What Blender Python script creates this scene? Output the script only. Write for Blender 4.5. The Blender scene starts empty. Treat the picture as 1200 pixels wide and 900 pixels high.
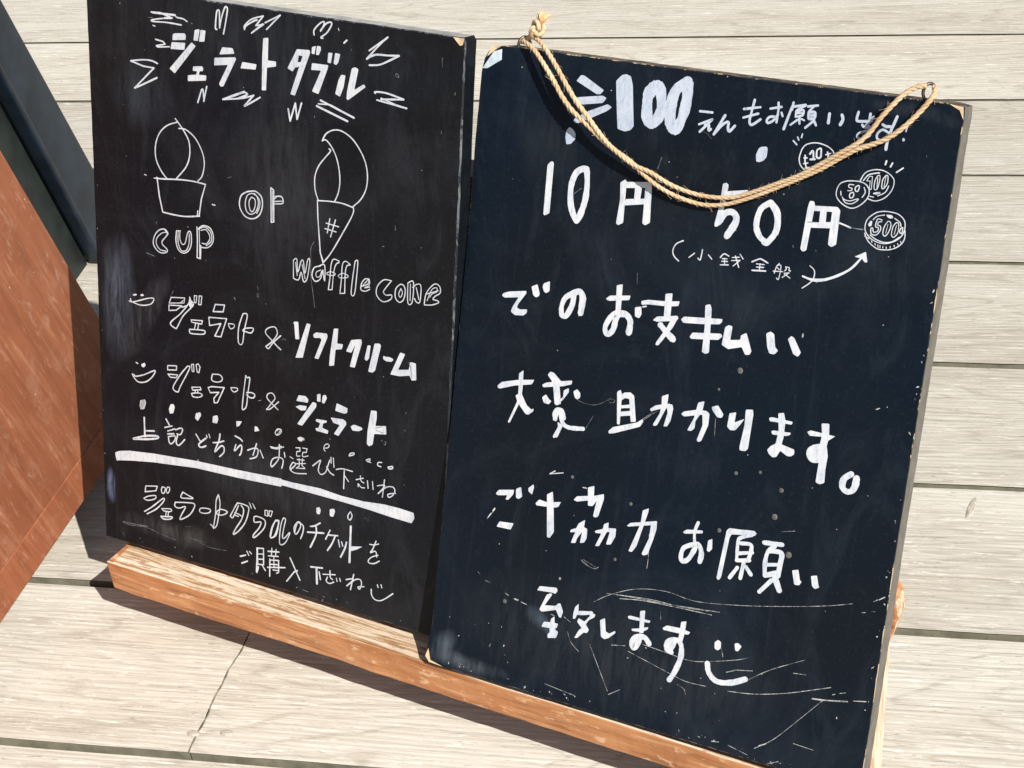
import bpy, bmesh, math, random
from mathutils import Vector, Matrix, noise
random.seed(7)
S = bpy.context.scene
COL = S.collection

# ------------------------------------------------------------------ camera
cam_data = bpy.data.cameras.new("camera")
cam = bpy.data.objects.new("camera", cam_data)
COL.objects.link(cam)
pitch, roll, yaw = 0.620235315, -0.115627561, -0.251043807
cy, sy = math.cos(yaw), math.sin(yaw)
fwd = Vector((sy * math.cos(pitch), cy * math.cos(pitch), -math.sin(pitch)))
right = Vector((cy, -sy, 0))
up = right.cross(fwd)
Rv = right * math.cos(roll) + up * math.sin(roll)
Uv = -right * math.sin(roll) + up * math.cos(roll)
M = Matrix((Rv, Uv, -fwd)).transposed().to_4x4()
M.translation = Vector((0, 0, 1.0))
cam.matrix_world = M
cam_data.sensor_width = 36.0
cam_data.lens = 2022.19 / 1200 * 36
cam_data.clip_start = 0.01
cam_data.clip_end = 2000
S.camera = cam

# ------------------------------------------------------------------ sky + sun
SUN_EL, SUN_AZ = math.radians(44.2), math.radians(133.65)      # azimuth from +Y towards +X
W = bpy.data.worlds.new("World"); S.world = W; W.use_nodes = True
nt = W.node_tree
bg = nt.nodes["Background"]
sky = nt.nodes.new("ShaderNodeTexSky"); sky.sky_type = 'NISHITA'; sky.sun_disc = False
sky.sun_elevation = SUN_EL; sky.sun_rotation = SUN_AZ
hs = nt.nodes.new("ShaderNodeHueSaturation"); hs.inputs["Saturation"].default_value = 0.6
nt.links.new(sky.outputs[0], hs.inputs["Color"]); nt.links.new(hs.outputs[0], bg.inputs[0]); bg.inputs[1].default_value = 0.052
sd = bpy.data.lights.new("sun", 'SUN'); sd.energy = 4.3; sd.angle = math.radians(0.5); sd.color = (1.0, 0.955, 0.88)
so = bpy.data.objects.new("sun", sd); COL.objects.link(so)
tosun = Vector((math.sin(SUN_AZ) * math.cos(SUN_EL), math.cos(SUN_AZ) * math.cos(SUN_EL), math.sin(SUN_EL)))
so.rotation_euler = tosun.to_track_quat('Z', 'Y').to_euler()
so.location = tosun * 5
S.view_settings.view_transform = 'Standard'; S.view_settings.look = 'None'
S.view_settings.gamma = 1.0; S.view_settings.use_curve_mapping = False
S.view_settings.exposure = 0.67

# ------------------------------------------------------------------ helpers
def tag(o, label=None, cat=None, group=None, kind=None):
    if label: o['label'] = label
    if cat: o['category'] = cat
    if group: o['group'] = group
    if kind: o['kind'] = kind
    return o

def empty(name, loc=(0, 0, 0), rot=(0, 0, 0), label=None, cat=None, kind=None):
    o = bpy.data.objects.new(name, None); COL.objects.link(o)
    o.location = loc; o.rotation_euler = rot; o.empty_display_size = 0.05
    return tag(o, label, cat, kind=kind)

def obj(name, bm, mats, parent=None, smooth=False, kind=None):
    me = bpy.data.meshes.new(name); bm.to_mesh(me); bm.free()
    for m in (mats if isinstance(mats, (list, tuple)) else [mats]): me.materials.append(m)
    if smooth:
        for p in me.polygons: p.use_smooth = True
    o = bpy.data.objects.new(name, me); COL.objects.link(o)
    if parent: o.parent = parent
    if kind: o['kind'] = kind
    return o

def box(bm, x0, x1, y0, y1, z0, z1, mat=0):
    v = [bm.verts.new(p) for p in ((x0, y0, z0), (x1, y0, z0), (x1, y1, z0), (x0, y1, z0), (x0, y0, z1), (x1, y0, z1), (x1, y1, z1), (x0, y1, z1))]
    fs = []
    for f in ((0, 3, 2, 1), (4, 5, 6, 7), (0, 1, 5, 4), (1, 2, 6, 5), (2, 3, 7, 6), (3, 0, 4, 7)):
        q = bm.faces.new([v[i] for i in f]); q.material_index = mat; fs.append(q)
    return v, fs

def prism(bm, pts, axis, a0, a1, mat=0):
    """extrude a polygon given in the two other axes along axis ('x','y','z')"""
    def P(p, a):
        return {'x': (a, p[0], p[1]), 'y': (p[0], a, p[1]), 'z': (p[0], p[1], a)}[axis]
    A = [bm.verts.new(P(p, a0)) for p in pts]; B = [bm.verts.new(P(p, a1)) for p in pts]
    fs = [bm.faces.new(A), bm.faces.new(B[::-1])]
    for i in range(len(pts)):
        j = (i + 1) % len(pts); fs.append(bm.faces.new((A[i], B[i], B[j], A[j])))
    for f in fs: f.material_index = mat
    bmesh.ops.recalc_face_normals(bm, faces=bm.faces[:])
    return fs

def bevel_all(bm, w, seg=2, mat=-1):
    bmesh.ops.bevel(bm, geom=bm.edges[:] + bm.verts[:], offset=w, segments=seg, profile=0.6, affect='EDGES', material=mat, clamp_overlap=True)

def jitter(bm, amp, sc, seed=0.0):
    for v in bm.verts:
        n = noise.noise_vector(v.co * sc + Vector((seed, seed * 2, 0)))
        v.co += n * amp

def tube(bm, pts, r, seg=8, cap=True):
    pts = [Vector(p) for p in pts]; rings = []
    nrm = None
    for i, p in enumerate(pts):
        t = (pts[min(i + 1, len(pts) - 1)] - pts[max(i - 1, 0)]).normalized()
        if nrm is None:
            nrm = t.orthogonal().normalized()
        nrm = (nrm - t * nrm.dot(t)).normalized(); b = t.cross(nrm)
        rr = r(i / (len(pts) - 1)) if callable(r) else r
        rings.append([bm.verts.new(p + (nrm * math.cos(2 * math.pi * k / seg) + b * math.sin(2 * math.pi * k / seg)) * rr) for k in range(seg)])
    for a, c in zip(rings, rings[1:]):
        for k in range(seg): bm.faces.new((a[k], a[(k + 1) % seg], c[(k + 1) % seg], c[k]))
    if cap:
        bm.faces.new(rings[0][::-1]); bm.faces.new(rings[-1])

def catmull(pts, n=6):
    out = []
    P = [pts[0]] + list(pts) + [pts[-1]]
    for i in range(1, len(P) - 2):
        p0, p1, p2, p3 = P[i - 1], P[i], P[i + 1], P[i + 2]
        for k in range(n):
            t = k / n
            out.append(tuple(0.5 * (2 * b + (c - a) * t + (2 * a - 5 * b + 4 * c - d) * t * t + (-a + 3 * b - 3 * c + d) * t ** 3) for a, b, c, d in zip(p0, p1, p2, p3)))
    out.append(tuple(P[-2]))
    return out

# ------------------------------------------------------------------ materials
class Mat:
    def __init__(s, name, rough=0.7, spec=0.3):
        s.m = bpy.data.materials.new(name); s.m.use_nodes = True; s.t = s.m.node_tree
        s.b = s.t.nodes["Principled BSDF"]; s.b.inputs["Roughness"].default_value = rough
        s.b.inputs["Specular IOR Level"].default_value = spec
        s.c = s.t.nodes.new("ShaderNodeTexCoord")
        s.src = s.c.outputs["Object"]
    def N(s, t, **k):
        n = s.t.nodes.new(t)
        for a, v in k.items(): setattr(n, a, v)
        return n
    def L(s, a, b): s.t.links.new(a, b)
    def per_object(s, amount=37.0):
        oi = s.N("ShaderNodeObjectInfo"); mu = s.N("ShaderNodeMath", operation='MULTIPLY'); mu.inputs[1].default_value = amount
        s.L(oi.outputs["Random"], mu.inputs[0]); ad = s.N("ShaderNodeVectorMath", operation='ADD')
        s.L(s.src, ad.inputs[0]); s.L(mu.outputs[0], ad.inputs[1]); s.src = ad.outputs[0]; s.rand = oi.outputs["Random"]
    def noise(s, scale=(1, 1, 1), detail=4, rough=0.55, dist=0.0, src=None):
        mp = s.N("ShaderNodeMapping"); mp.inputs["Scale"].default_value = scale; s.L(src or s.src, mp.inputs[0])
        n = s.N("ShaderNodeTexNoise"); n.inputs["Scale"].default_value = 1.0; n.inputs["Detail"].default_value = detail
        n.inputs["Roughness"].default_value = rough; n.inputs["Distortion"].default_value = dist
        s.L(mp.outputs[0], n.inputs["Vector"]); return n.outputs["Fac"]
    def warp(s, scale, amp):
        """bend the coordinates with a low noise (amp per axis)"""
        mp = s.N("ShaderNodeMapping"); mp.inputs["Scale"].default_value = scale; s.L(s.src, mp.inputs[0])
        n = s.N("ShaderNodeTexNoise"); n.inputs["Detail"].default_value = 2; n.inputs["Scale"].default_value = 1; s.L(mp.outputs[0], n.inputs["Vector"])
        sb = s.N("ShaderNodeVectorMath", operation='SUBTRACT'); sb.inputs[1].default_value = (.5, .5, .5); s.L(n.outputs["Color"], sb.inputs[0])
        ml = s.N("ShaderNodeVectorMath", operation='MULTIPLY'); ml.inputs[1].default_value = amp; s.L(sb.outputs[0], ml.inputs[0])
        ad = s.N("ShaderNodeVectorMath", operation='ADD'); s.L(s.src, ad.inputs[0]); s.L(ml.outputs[0], ad.inputs[1]); return ad.outputs[0]
    def ramp(s, fac, *st, interp='LINEAR'):
        r = s.N("ShaderNodeValToRGB"); r.color_ramp.interpolation = interp; e = r.color_ramp.elements
        while len(e) < len(st): e.new(0.5)
        for q, (p, c) in zip(e, st):
            q.position = p; q.color = (c, c, c, 1) if not isinstance(c, tuple) else (*c, 1)
        s.L(fac, r.inputs[0]); return r.outputs[0]
    def mix(s, fac, a, b, blend='MIX'):
        m = s.N("ShaderNodeMix", data_type='RGBA', blend_type=blend)
        for i, v in ((0, fac), (6, a), (7, b)):
            if isinstance(v, (int, float)): m.inputs[i].default_value = v
            elif isinstance(v, tuple): m.inputs[i].default_value = (*v, 1)
            else: s.L(v, m.inputs[i])
        return m.outputs[2]
    def math(s, op, a, b=0.0):
        m = s.N("ShaderNodeMath", operation=op)
        for i, v in ((0, a), (1, b)):
            if isinstance(v, (int, float)): m.inputs[i].default_value = v
            else: s.L(v, m.inputs[i])
        return m.outputs[0]
    def color(s, c):
        if isinstance(c, tuple): s.b.inputs["Base Color"].default_value = (*c, 1)
        else: s.L(c, s.b.inputs["Base Color"])
    def rough(s, c): s.L(c, s.b.inputs["Roughness"])
    def bump(s, h, strength=0.3, dist=0.001):
        b = s.N("ShaderNodeBump"); b.inputs["Strength"].default_value = strength; b.inputs["Distance"].default_value = dist
        s.L(h, b.inputs["Height"]); s.L(b.outputs[0], s.b.inputs["Normal"])

def deck_wood():
    m = Mat("weathered_deck_wood", 0.85, 0.15); m.per_object(53)
    w = m.warp((2.2, 9, 9), (0.0, 0.03, 0.02))
    w2 = m.warp((14, 25, 9), (0.0, 0.004, 0.0))
    ringn = m.noise((1.1, 9, 4), 3, 0.5, 0.5, w)
    rings = m.math('SINE', m.math('MULTIPLY', ringn, 150.0))
    grain = m.noise((4.5, 190, 60), 5, 0.65, 0.0, w)
    fine = m.noise((26, 560, 200), 4, 0.7, 0.4, w2)
    fleck = m.noise((75, 800, 300), 3, 0.65, 0.0, w)
    pale = m.noise((38, 330, 100), 4, 0.7, 0.6, w2)
    broad = m.noise((1.6, 9, 4), 3, 0.5, 0.6, w)
    blot = m.noise((30, 60, 30), 5, 0.7, 0.8)
    c = m.ramp(broad, (0.3, (.41, .376, .318)), (0.5, (.46, .432, .376)), (0.72, (.515, .492, .440)))
    c = m.mix(m.math('MULTIPLY', m.ramp(rings, (0.80, 0.0), (1.0, 1.0)), m.ramp(blot, (0.40, 0.12), (0.60, 0.50))), c, (.25, .21, .16))
    c = m.mix(m.math('MULTIPLY', m.ramp(rings, (0.0, 1.0), (0.25, 0.0)), 0.16), c, (.60, .565, .49))
    c = m.mix(m.math('MULTIPLY', m.ramp(grain, (0.34, 1.0), (0.46, 0.0)), 0.14), c, (.31, .27, .215))
    c = m.mix(m.math('MULTIPLY', m.ramp(grain, (0.56, 0.0), (0.70, 1.0)), 0.38), c, (.62, .59, .52))
    c = m.mix(m.math('MULTIPLY', m.ramp(fine, (0.36, 1.0), (0.47, 0.0)), 0.30), c, (.29, .255, .21))
    c = m.mix(m.math('MULTIPLY', m.ramp(fine, (0.54, 0.0), (0.66, 1.0)), 0.42), c, (.66, .635, .58))
    c = m.mix(m.math('MULTIPLY', m.ramp(pale, (0.58, 0.0), (0.66, 1.0)), 0.7), c, (.72, .70, .65))
    c = m.mix(m.math('MULTIPLY', m.ramp(blot, (0.55, 0.0), (0.75, 1.0)), 0.3), c, (.56, .545, .48))
    c = m.mix(m.math('MULTIPLY', m.ramp(fleck, (0.30, 1.0), (0.37, 0.0)), 0.75), c, (.16, .13, .10))
    crack = m.noise((2.2, 330, 60), 2, 0.5, 0.0, w); ck = m.ramp(m.math('ABSOLUTE', m.math('SUBTRACT', crack, 0.5)), (0.0, 1.0), (0.012, 0.0))
    c = m.mix(m.math('MULTIPLY', m.math('MULTIPLY', ck, m.ramp(m.noise((3, 30, 9), 3, .6), (0.52, 0.0), (0.62, 1.0))), 0.7), c, (.13, .105, .08))
    kv = m.N("ShaderNodeTexVoronoi"); kv.inputs["Scale"].default_value = 1.0
    kp = m.N("ShaderNodeMapping"); kp.inputs["Scale"].default_value = (2.6, 9, 0); m.L(m.warp((40, 40, 40), (.012, .004, 0)), kp.inputs[0]); m.L(kp.outputs[0], kv.inputs["Vector"])
    ks_ = m.N("ShaderNodeSeparateColor"); m.L(kv.outputs["Color"], ks_.inputs[0])
    knot = m.math('MULTIPLY', m.ramp(kv.outputs["Distance"], (0.03, 1.0), (0.085, 0.0)), m.ramp(ks_.outputs[0], (0.70, 0.0), (0.72, 1.0)))
    c = m.mix(m.math('MULTIPLY', knot, 0.75), c, (.23, .175, .125))
    sx = m.N("ShaderNodeSeparateXYZ"); m.L(m.warp((1.5, 12, 5), (0, 0.018, 0)), sx.inputs[0])
    ridge = m.math('SINE', m.math('ADD', m.math('MULTIPLY', sx.outputs[1], 1150.0), m.math('MULTIPLY', m.noise((3, 70, 20), 3, .6), 9.0)))
    rmask = m.ramp(m.noise((5, 26, 8), 3, .6), (0.36, 0.05), (0.60, 0.38))
    c = m.mix(m.math('MULTIPLY', m.ramp(ridge, (0.55, 0.0), (1.0, 1.0)), rmask), c, (.29, .26, .21))
    tone = m.N("ShaderNodeHueSaturation"); m.L(c, tone.inputs["Color"])
    m.L(m.math('ADD', m.math('MULTIPLY', m.rand, 0.20), 0.91), tone.inputs["Value"])
    m.color(tone.outputs[0])
    h = m.math('ADD', m.math('ADD', m.math('MULTIPLY', grain, 0.8), m.math('MULTIPLY', fine, 0.7)), m.math('MULTIPLY', m.math('ADD', rings, ridge), -0.11))
    m.bump(h, 0.5, 0.0014)
    return m.m

def board_black(name, base, warm, dusty, dust_amt, speck_amt, smudges_and_sheen):
    m = Mat(name, 0.45, 0.16)
    big = m.noise((7, 7, 8), 5, 0.65, 1.2)
    sm = m.noise((26, 26, 9.0), 5, 0.7, 2.0)
    c = m.mix(m.ramp(m.noise((3, 3, 3.5), 2, 0.5, 0.4), (0.4, 0.0), (0.62, 1.0)), base, warm)
    c = m.mix(m.math('MULTIPLY', m.ramp(big, (0.5, 0.0), (0.75, 1.0)), dust_amt * .7), c, dusty)
    c = m.mix(m.math('MULTIPLY', m.ramp(sm, (0.52, 0.0), (0.75, 1.0)), dust_amt * 0.8), c, dusty)
    grit = m.noise((330, 330, 330), 4, 0.75)
    c = m.mix(m.math('MULTIPLY', m.ramp(grit, (0.56, 0.0), (0.74, 1.0)), dust_amt), c, dusty)
    streak = m.noise((120, 120, 5), 3, 0.7, 0.5)
    c = m.mix(m.math('MULTIPLY', m.ramp(streak, (0.60, 0.0), (0.75, 1.0)), dust_amt * 0.4), c, dusty)
    for sc, lim in ((70, .84), (150, .86)):      # stray specks of chalk and dirt
        v = m.N("ShaderNodeTexVoronoi"); v.inputs["Scale"].default_value = sc; v.inputs["Randomness"].default_value = 1
        mp = m.N("ShaderNodeMapping"); mp.inputs["Scale"].default_value = (1, 0.0, 1); m.L(m.warp((200, 200, 200), (.002, 0, .002)), mp.inputs[0]); m.L(mp.outputs[0], v.inputs["Vector"])
        cs = m.N("ShaderNodeSeparateColor"); m.L(v.outputs["Color"], cs.inputs[0])
        near = m.ramp(v.outputs["Distance"], (0.03, 1.0), (0.075, 0.0))
        pick = m.ramp(cs.outputs[0], (lim, 0.0), (lim + .02, 1.0))
        c = m.mix(m.math('MULTIPLY', m.math('MULTIPLY', near, pick), m.math('MULTIPLY', cs.outputs[1], speck_amt)), c, (.38, .38, .37))
    wp = m.warp((30, 30, 14), (.02, 0, .02))
    brush = m.noise((130, 10, 22), 4, 0.7, 0.6)
    for (x, z, rx, rz, ang, amt, col) in smudges_and_sheen:   # wiped smears on the paint, and sheen painted as a pale blob
        mp = m.N("ShaderNodeMapping", vector_type='TEXTURE'); mp.inputs["Location"].default_value = (x, 0, z); mp.inputs["Rotation"].default_value = (0, ang, 0); mp.inputs["Scale"].default_value = (rx, 1000, rz)
        m.L(wp, mp.inputs[0]); ln = m.N("ShaderNodeVectorMath", operation='LENGTH'); m.L(mp.outputs[0], ln.inputs[0])
        f = m.math('MULTIPLY', m.ramp(ln.outputs["Value"], (0.25, 1.0), (1.0, 0.0)), m.ramp(brush, (0.38, 0.15), (0.62, 1.0)))
        c = m.mix(m.math('MULTIPLY', f, amt), c, col)
    m.color(c)
    m.rough(m.ramp(big, (0.3, 0.38), (0.7, 0.55)))
    m.bump(m.math('ADD', m.noise((90, 90, 90), 4, 0.6), m.math('MULTIPLY', m.noise((500, 500, 500), 2, 0.6), 0.4)), 0.15, 0.0006)
    return m.m

def paint_white(name, body, thin, amount):
    m = Mat(name, 0.55, 0.3)
    n = m.noise((45, 45, 45), 4, 0.7, 1.0); n2 = m.noise((380, 380, 90), 4, 0.75, 0.5); n3 = m.noise((26, 26, 90), 3, 0.6, 3.0)
    c = m.mix(m.ramp(n, (0.42, 0.0), (0.70, 1.0)), body, thin)
    c = m.mix(m.math('MULTIPLY', m.ramp(n2, (0.50, 0.0), (0.66, 1.0)), amount), c, (.26, .31, .40))
    n4 = m.noise((900, 900, 260), 3, .7); c = m.mix(m.math('MULTIPLY', m.ramp(n4, (0.62, 0.0), (0.72, 1.0)), amount), c, (.12, .14, .18))
    c = m.mix(m.math('MULTIPLY', m.ramp(n3, (0.60, 0.0), (0.66, 1.0)), amount * .6), c, (.45, .50, .60))
    m.color(c); return m.m

def plain(name, c, rough=0.6, spec=0.3, var=0.15, sc=60, bump=0.0, metal=0.0):
    m = Mat(name, rough, spec)
    n = m.noise((sc, sc, sc), 4, 0.6)
    m.color(m.mix(m.ramp(n, (0.35, 0.0), (0.65, 1.0)), tuple(x * (1 - var) for x in c), tuple(min(1, x * (1 + var)) for x in c)))
    m.b.inputs["Metallic"].default_value = metal
    if bump: m.bump(n, bump, 0.001)
    return m.m

def ledge_front():
    m = Mat("worn_orange_brown_wood", 0.5, 0.35); m.per_object(11)
    w = m.warp((8, 30, 40), (0, 0.006, 0.006))
    g = m.noise((9, 160, 190), 5, 0.65, 0.3, w); b = m.noise((11, 40, 60), 4, 0.6, 0.6); p = m.noise((70, 120, 160), 3, 0.6)
    c = m.ramp(b, (0.3, (.33, .128, .048)), (0.5, (.43, .185, .075)), (0.72, (.52, .26, .125)))
    c = m.mix(m.math('MULTIPLY', m.ramp(g, (0.38, 1.0), (0.47, 0.0)), 0.6), c, (.19, .072, .028))
    c = m.mix(m.math('MULTIPLY', m.ramp(g, (0.58, 0.0), (0.70, 1.0)), 0.6), c, (.68, .44, .26))
    c = m.mix(m.math('MULTIPLY', m.ramp(p, (0.60, 0.0), (0.68, 1.0)), 0.5), c, (.72, .52, .34))
    m.color(c); m.bump(m.math('ADD', g, p), 0.35, 0.0012); return m.m

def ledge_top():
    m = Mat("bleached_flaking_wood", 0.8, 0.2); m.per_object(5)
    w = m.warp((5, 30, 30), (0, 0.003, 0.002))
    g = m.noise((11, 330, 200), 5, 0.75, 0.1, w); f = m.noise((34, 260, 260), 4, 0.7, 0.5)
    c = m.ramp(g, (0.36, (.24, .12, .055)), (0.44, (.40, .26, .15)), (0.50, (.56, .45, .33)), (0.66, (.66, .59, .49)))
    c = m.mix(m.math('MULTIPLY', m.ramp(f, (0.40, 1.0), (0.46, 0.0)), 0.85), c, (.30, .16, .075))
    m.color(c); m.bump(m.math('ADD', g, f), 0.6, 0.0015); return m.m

def red_brown(name, k):
    m = Mat(name, 0.62, 0.25); m.per_object(7)
    rot = m.N("ShaderNodeMapping"); rot.inputs["Rotation"].default_value = (math.radians(-16.5), 0, 0); m.L(m.src, rot.inputs[0])
    src = rot.outputs[0]
    g = m.noise((60, 120, 6), 5, 0.65, 0.6, src); b = m.noise((9, 24, 5), 4, 0.6, 0.8, src); d = m.noise((30, 30, 30), 6, 0.75, 0.2); d2 = m.noise((120, 130, 40), 4, .7, .5, src)
    K = lambda r, g_, b_: (r * k, g_ * k, b_ * k)
    c = m.ramp(b, (0.3, K(.19, .060, .027)), (0.55, K(.245, .084, .039)), (0.75, K(.30, .115, .058)))
    c = m.mix(m.math('MULTIPLY', m.ramp(g, (0.36, 1.0), (0.48, 0.0)), 0.4), c, (.15, .05, .025))
    c = m.mix(m.math('MULTIPLY', m.ramp(g, (0.55, 0.0), (0.70, 1.0)), 0.4), c, (.47, .24, .14))
    c = m.mix(m.math('MULTIPLY', m.ramp(d, (0.52, 0.0), (0.72, 1.0)), 0.25), c, (.44, .27, .19))
    c = m.mix(m.math('MULTIPLY', m.ramp(d2, (0.58, 0.0), (0.70, 1.0)), 0.3), c, (.52, .34, .25))
    v = m.N("ShaderNodeTexVoronoi"); v.inputs["Scale"].default_value = 55; m.L(m.src, v.inputs["Vector"])
    cs = m.N("ShaderNodeSeparateColor"); m.L(v.outputs["Color"], cs.inputs[0])
    c = m.mix(m.math('MULTIPLY', m.ramp(v.outputs["Distance"], (0.05, 1.0), (0.09, 0.0)), m.ramp(cs.outputs[0], (0.82, 0.0), (0.84, 1.0))), c, (.66, .60, .52))
    m.color(c); m.bump(g, 0.15, 0.001); return m.m

def worn_edge(name, pale, dark, p0=0.46, p1=0.52):
    m = Mat(name, 0.7, 0.25)
    n = m.noise((70, 70, 26), 5, 0.75, 1.0)
    m.color(m.mix(m.ramp(n, (p0, 0.0), (p1, 1.0)), dark, pale)); return m.m

M_DECK = deck_wood()
BLUE_DUST = (.12, .14, .19)
M_BL = board_black("scuffed_black_board_paint", (.0068, .0068, .0080), (.0042, .0058, .0095), (.040, .043, .052), 0.34, 0.8,
    [(.022, .215, .020, .060, .05, .55, BLUE_DUST), (.050, .205, .012, .050, .5, .40, (.10, .105, .12)), (.009, .050, .006, .016, 0, 1.0, (.16, .21, .34)),
     (.05, .38, .035, .03, 0, .35, (.06, .075, .095)), (.18, .33, .05, .10, .1, .35, (.05, .053, .06)), (.15, .095, .16, .030, .04, .25, (.06, .066, .08)),
     (.07, .022, .06, .012, 0, .45, (.09, .09, .09)), (.16, .43, .2, .05, 0, .35, (.03, .037, .046))])  # last entry paints a grey sheen across the board's top
M_BR = board_black("navy_black_board_paint", (.0024, .0066, .0140), (.0036, .0060, .0100), (.032, .042, .056), 0.30, 0.95,
    [(.010, .016, .010, .018, .4, .45, (.13, .16, .20)), (.03, .006, .04, .008, 0, .45, (.12, .14, .17)), (.09, .055, .020, .006, .6, .7, (.08, .11, .15)),
     (.30, .455, .035, .006, .1, .4, (.05, .06, .07)), (.15, .05, .15, .05, 0, .4, (.035, .038, .042)), (.06, .40, .03, .03, 0, .3, (.03, .035, .04))])
M_WHITE = paint_white("white_marker_paint", (.60, .615, .645), (.46, .505, .58), .55)
M_THIN = paint_white("thin_bluish_marker_paint", (.47, .52, .61), (.36, .42, .52), .7)
def scratch(name, bright, dull, p0, p1):
    m = Mat(name, 0.7, 0.2); n = m.noise((110, 110, 110), 5, 0.8)
    m.color(m.mix(m.ramp(n, (p0, 0.0), (p1, 1.0)), dull, bright)); return m.m
M_SCR = scratch("scratched_wood_white", (.52, .52, .50), (.07, .08, .09), 0.42, 0.58)
M_SCR2 = scratch("faint_scuff_grey", (.20, .21, .23), (.03, .035, .04), 0.40, 0.60)
M_FAINT = scratch("wiped_paint_film", (.22, .26, .33), (.05, .065, .085), 0.35, 0.65)
M_LEG = Mat("bleached_leg_side", 0.8, 0.2)
_g = M_LEG.noise((180, 180, 14), 5, 0.7, 0.5)
M_LEG.color(M_LEG.ramp(_g, (0.34, (.40, .25, .15)), (0.48, (.58, .45, .33)), (0.62, (.68, .60, .50)))); M_LEG.bump(_g, 0.4, 0.001); M_LEG = M_LEG.m
M_LF = ledge_front(); M_LT = ledge_top(); M_RB = red_brown("red_brown_plywood", 1.0); M_RB2 = red_brown("paler_red_brown_rail", 1.18)
M_EDGE = worn_edge("chipped_board_edge", (.42, .31, .20), (.016, .018, .022), 0.52, 0.57)
M_TOPEDGE = worn_edge("ragged_brown_top_edge", (.22, .16, .10), (.03, .03, .032), 0.44, 0.60)
M_EDGE_G = worn_edge("rubbed_grey_edge", (.14, .15, .16), (.010, .013, .018), 0.48, 0.60)
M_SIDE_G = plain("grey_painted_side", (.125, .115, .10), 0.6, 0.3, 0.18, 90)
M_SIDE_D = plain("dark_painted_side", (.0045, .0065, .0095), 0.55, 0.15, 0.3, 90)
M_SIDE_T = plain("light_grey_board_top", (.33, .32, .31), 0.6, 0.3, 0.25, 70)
M_WOODPALE = plain("bare_pale_wood", (.62, .45, .28), 0.75, 0.2, 0.25, 160, 0.3)
M_STEEL = plain("tarnished_steel", (.12, .105, .085), 0.45, 0.5, 0.4, 300, 0.1, 0.8)
M_JUTE = None
def jute():
    m = Mat("jute_cord", 0.9, 0.1)
    n = m.noise((900, 900, 900), 4, 0.7); b = m.noise((60, 60, 60), 3, 0.6)
    c = m.mix(m.ramp(b, (0.35, 0.0), (0.65, 1.0)), (.52, .36, .21), (.64, .49, .33))
    c = m.mix(m.math('MULTIPLY', m.ramp(n, (0.40, 1.0), (0.52, 0.0)), 0.35), c, (.32, .19, .09))
    m.color(c); m.bump(n, 0.5, 0.0005); return m.m
M_JUTE = jute()
M_BLUEBLACK = plain("blue_black_enamel", (.010, .018, .029), 0.42, 0.26, 0.35, 25, 0.08)
M_GAP = plain("gap_shaded_plank_edge", (.20, .19, .14), 0.9, 0.1, 0.22, 60, 0.3)  # olive plank sides, darkened in colour to paint shade into the gaps
M_GREENBLACK = plain("faded_green_black_face", (.016, .021, .020), 0.5, 0.25, 0.3, 30, 0.08)
M_SOIL = plain("dark_soil", (.06, .05, .04), 0.95, 0.1, 0.3, 8, 0.4)
M_DARKWOOD = plain("dark_joist_wood", (.22, .20, .165), 0.85, 0.15, 0.25, 30, 0.3)  # joists beneath the planks, a darker wood than the deck
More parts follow.
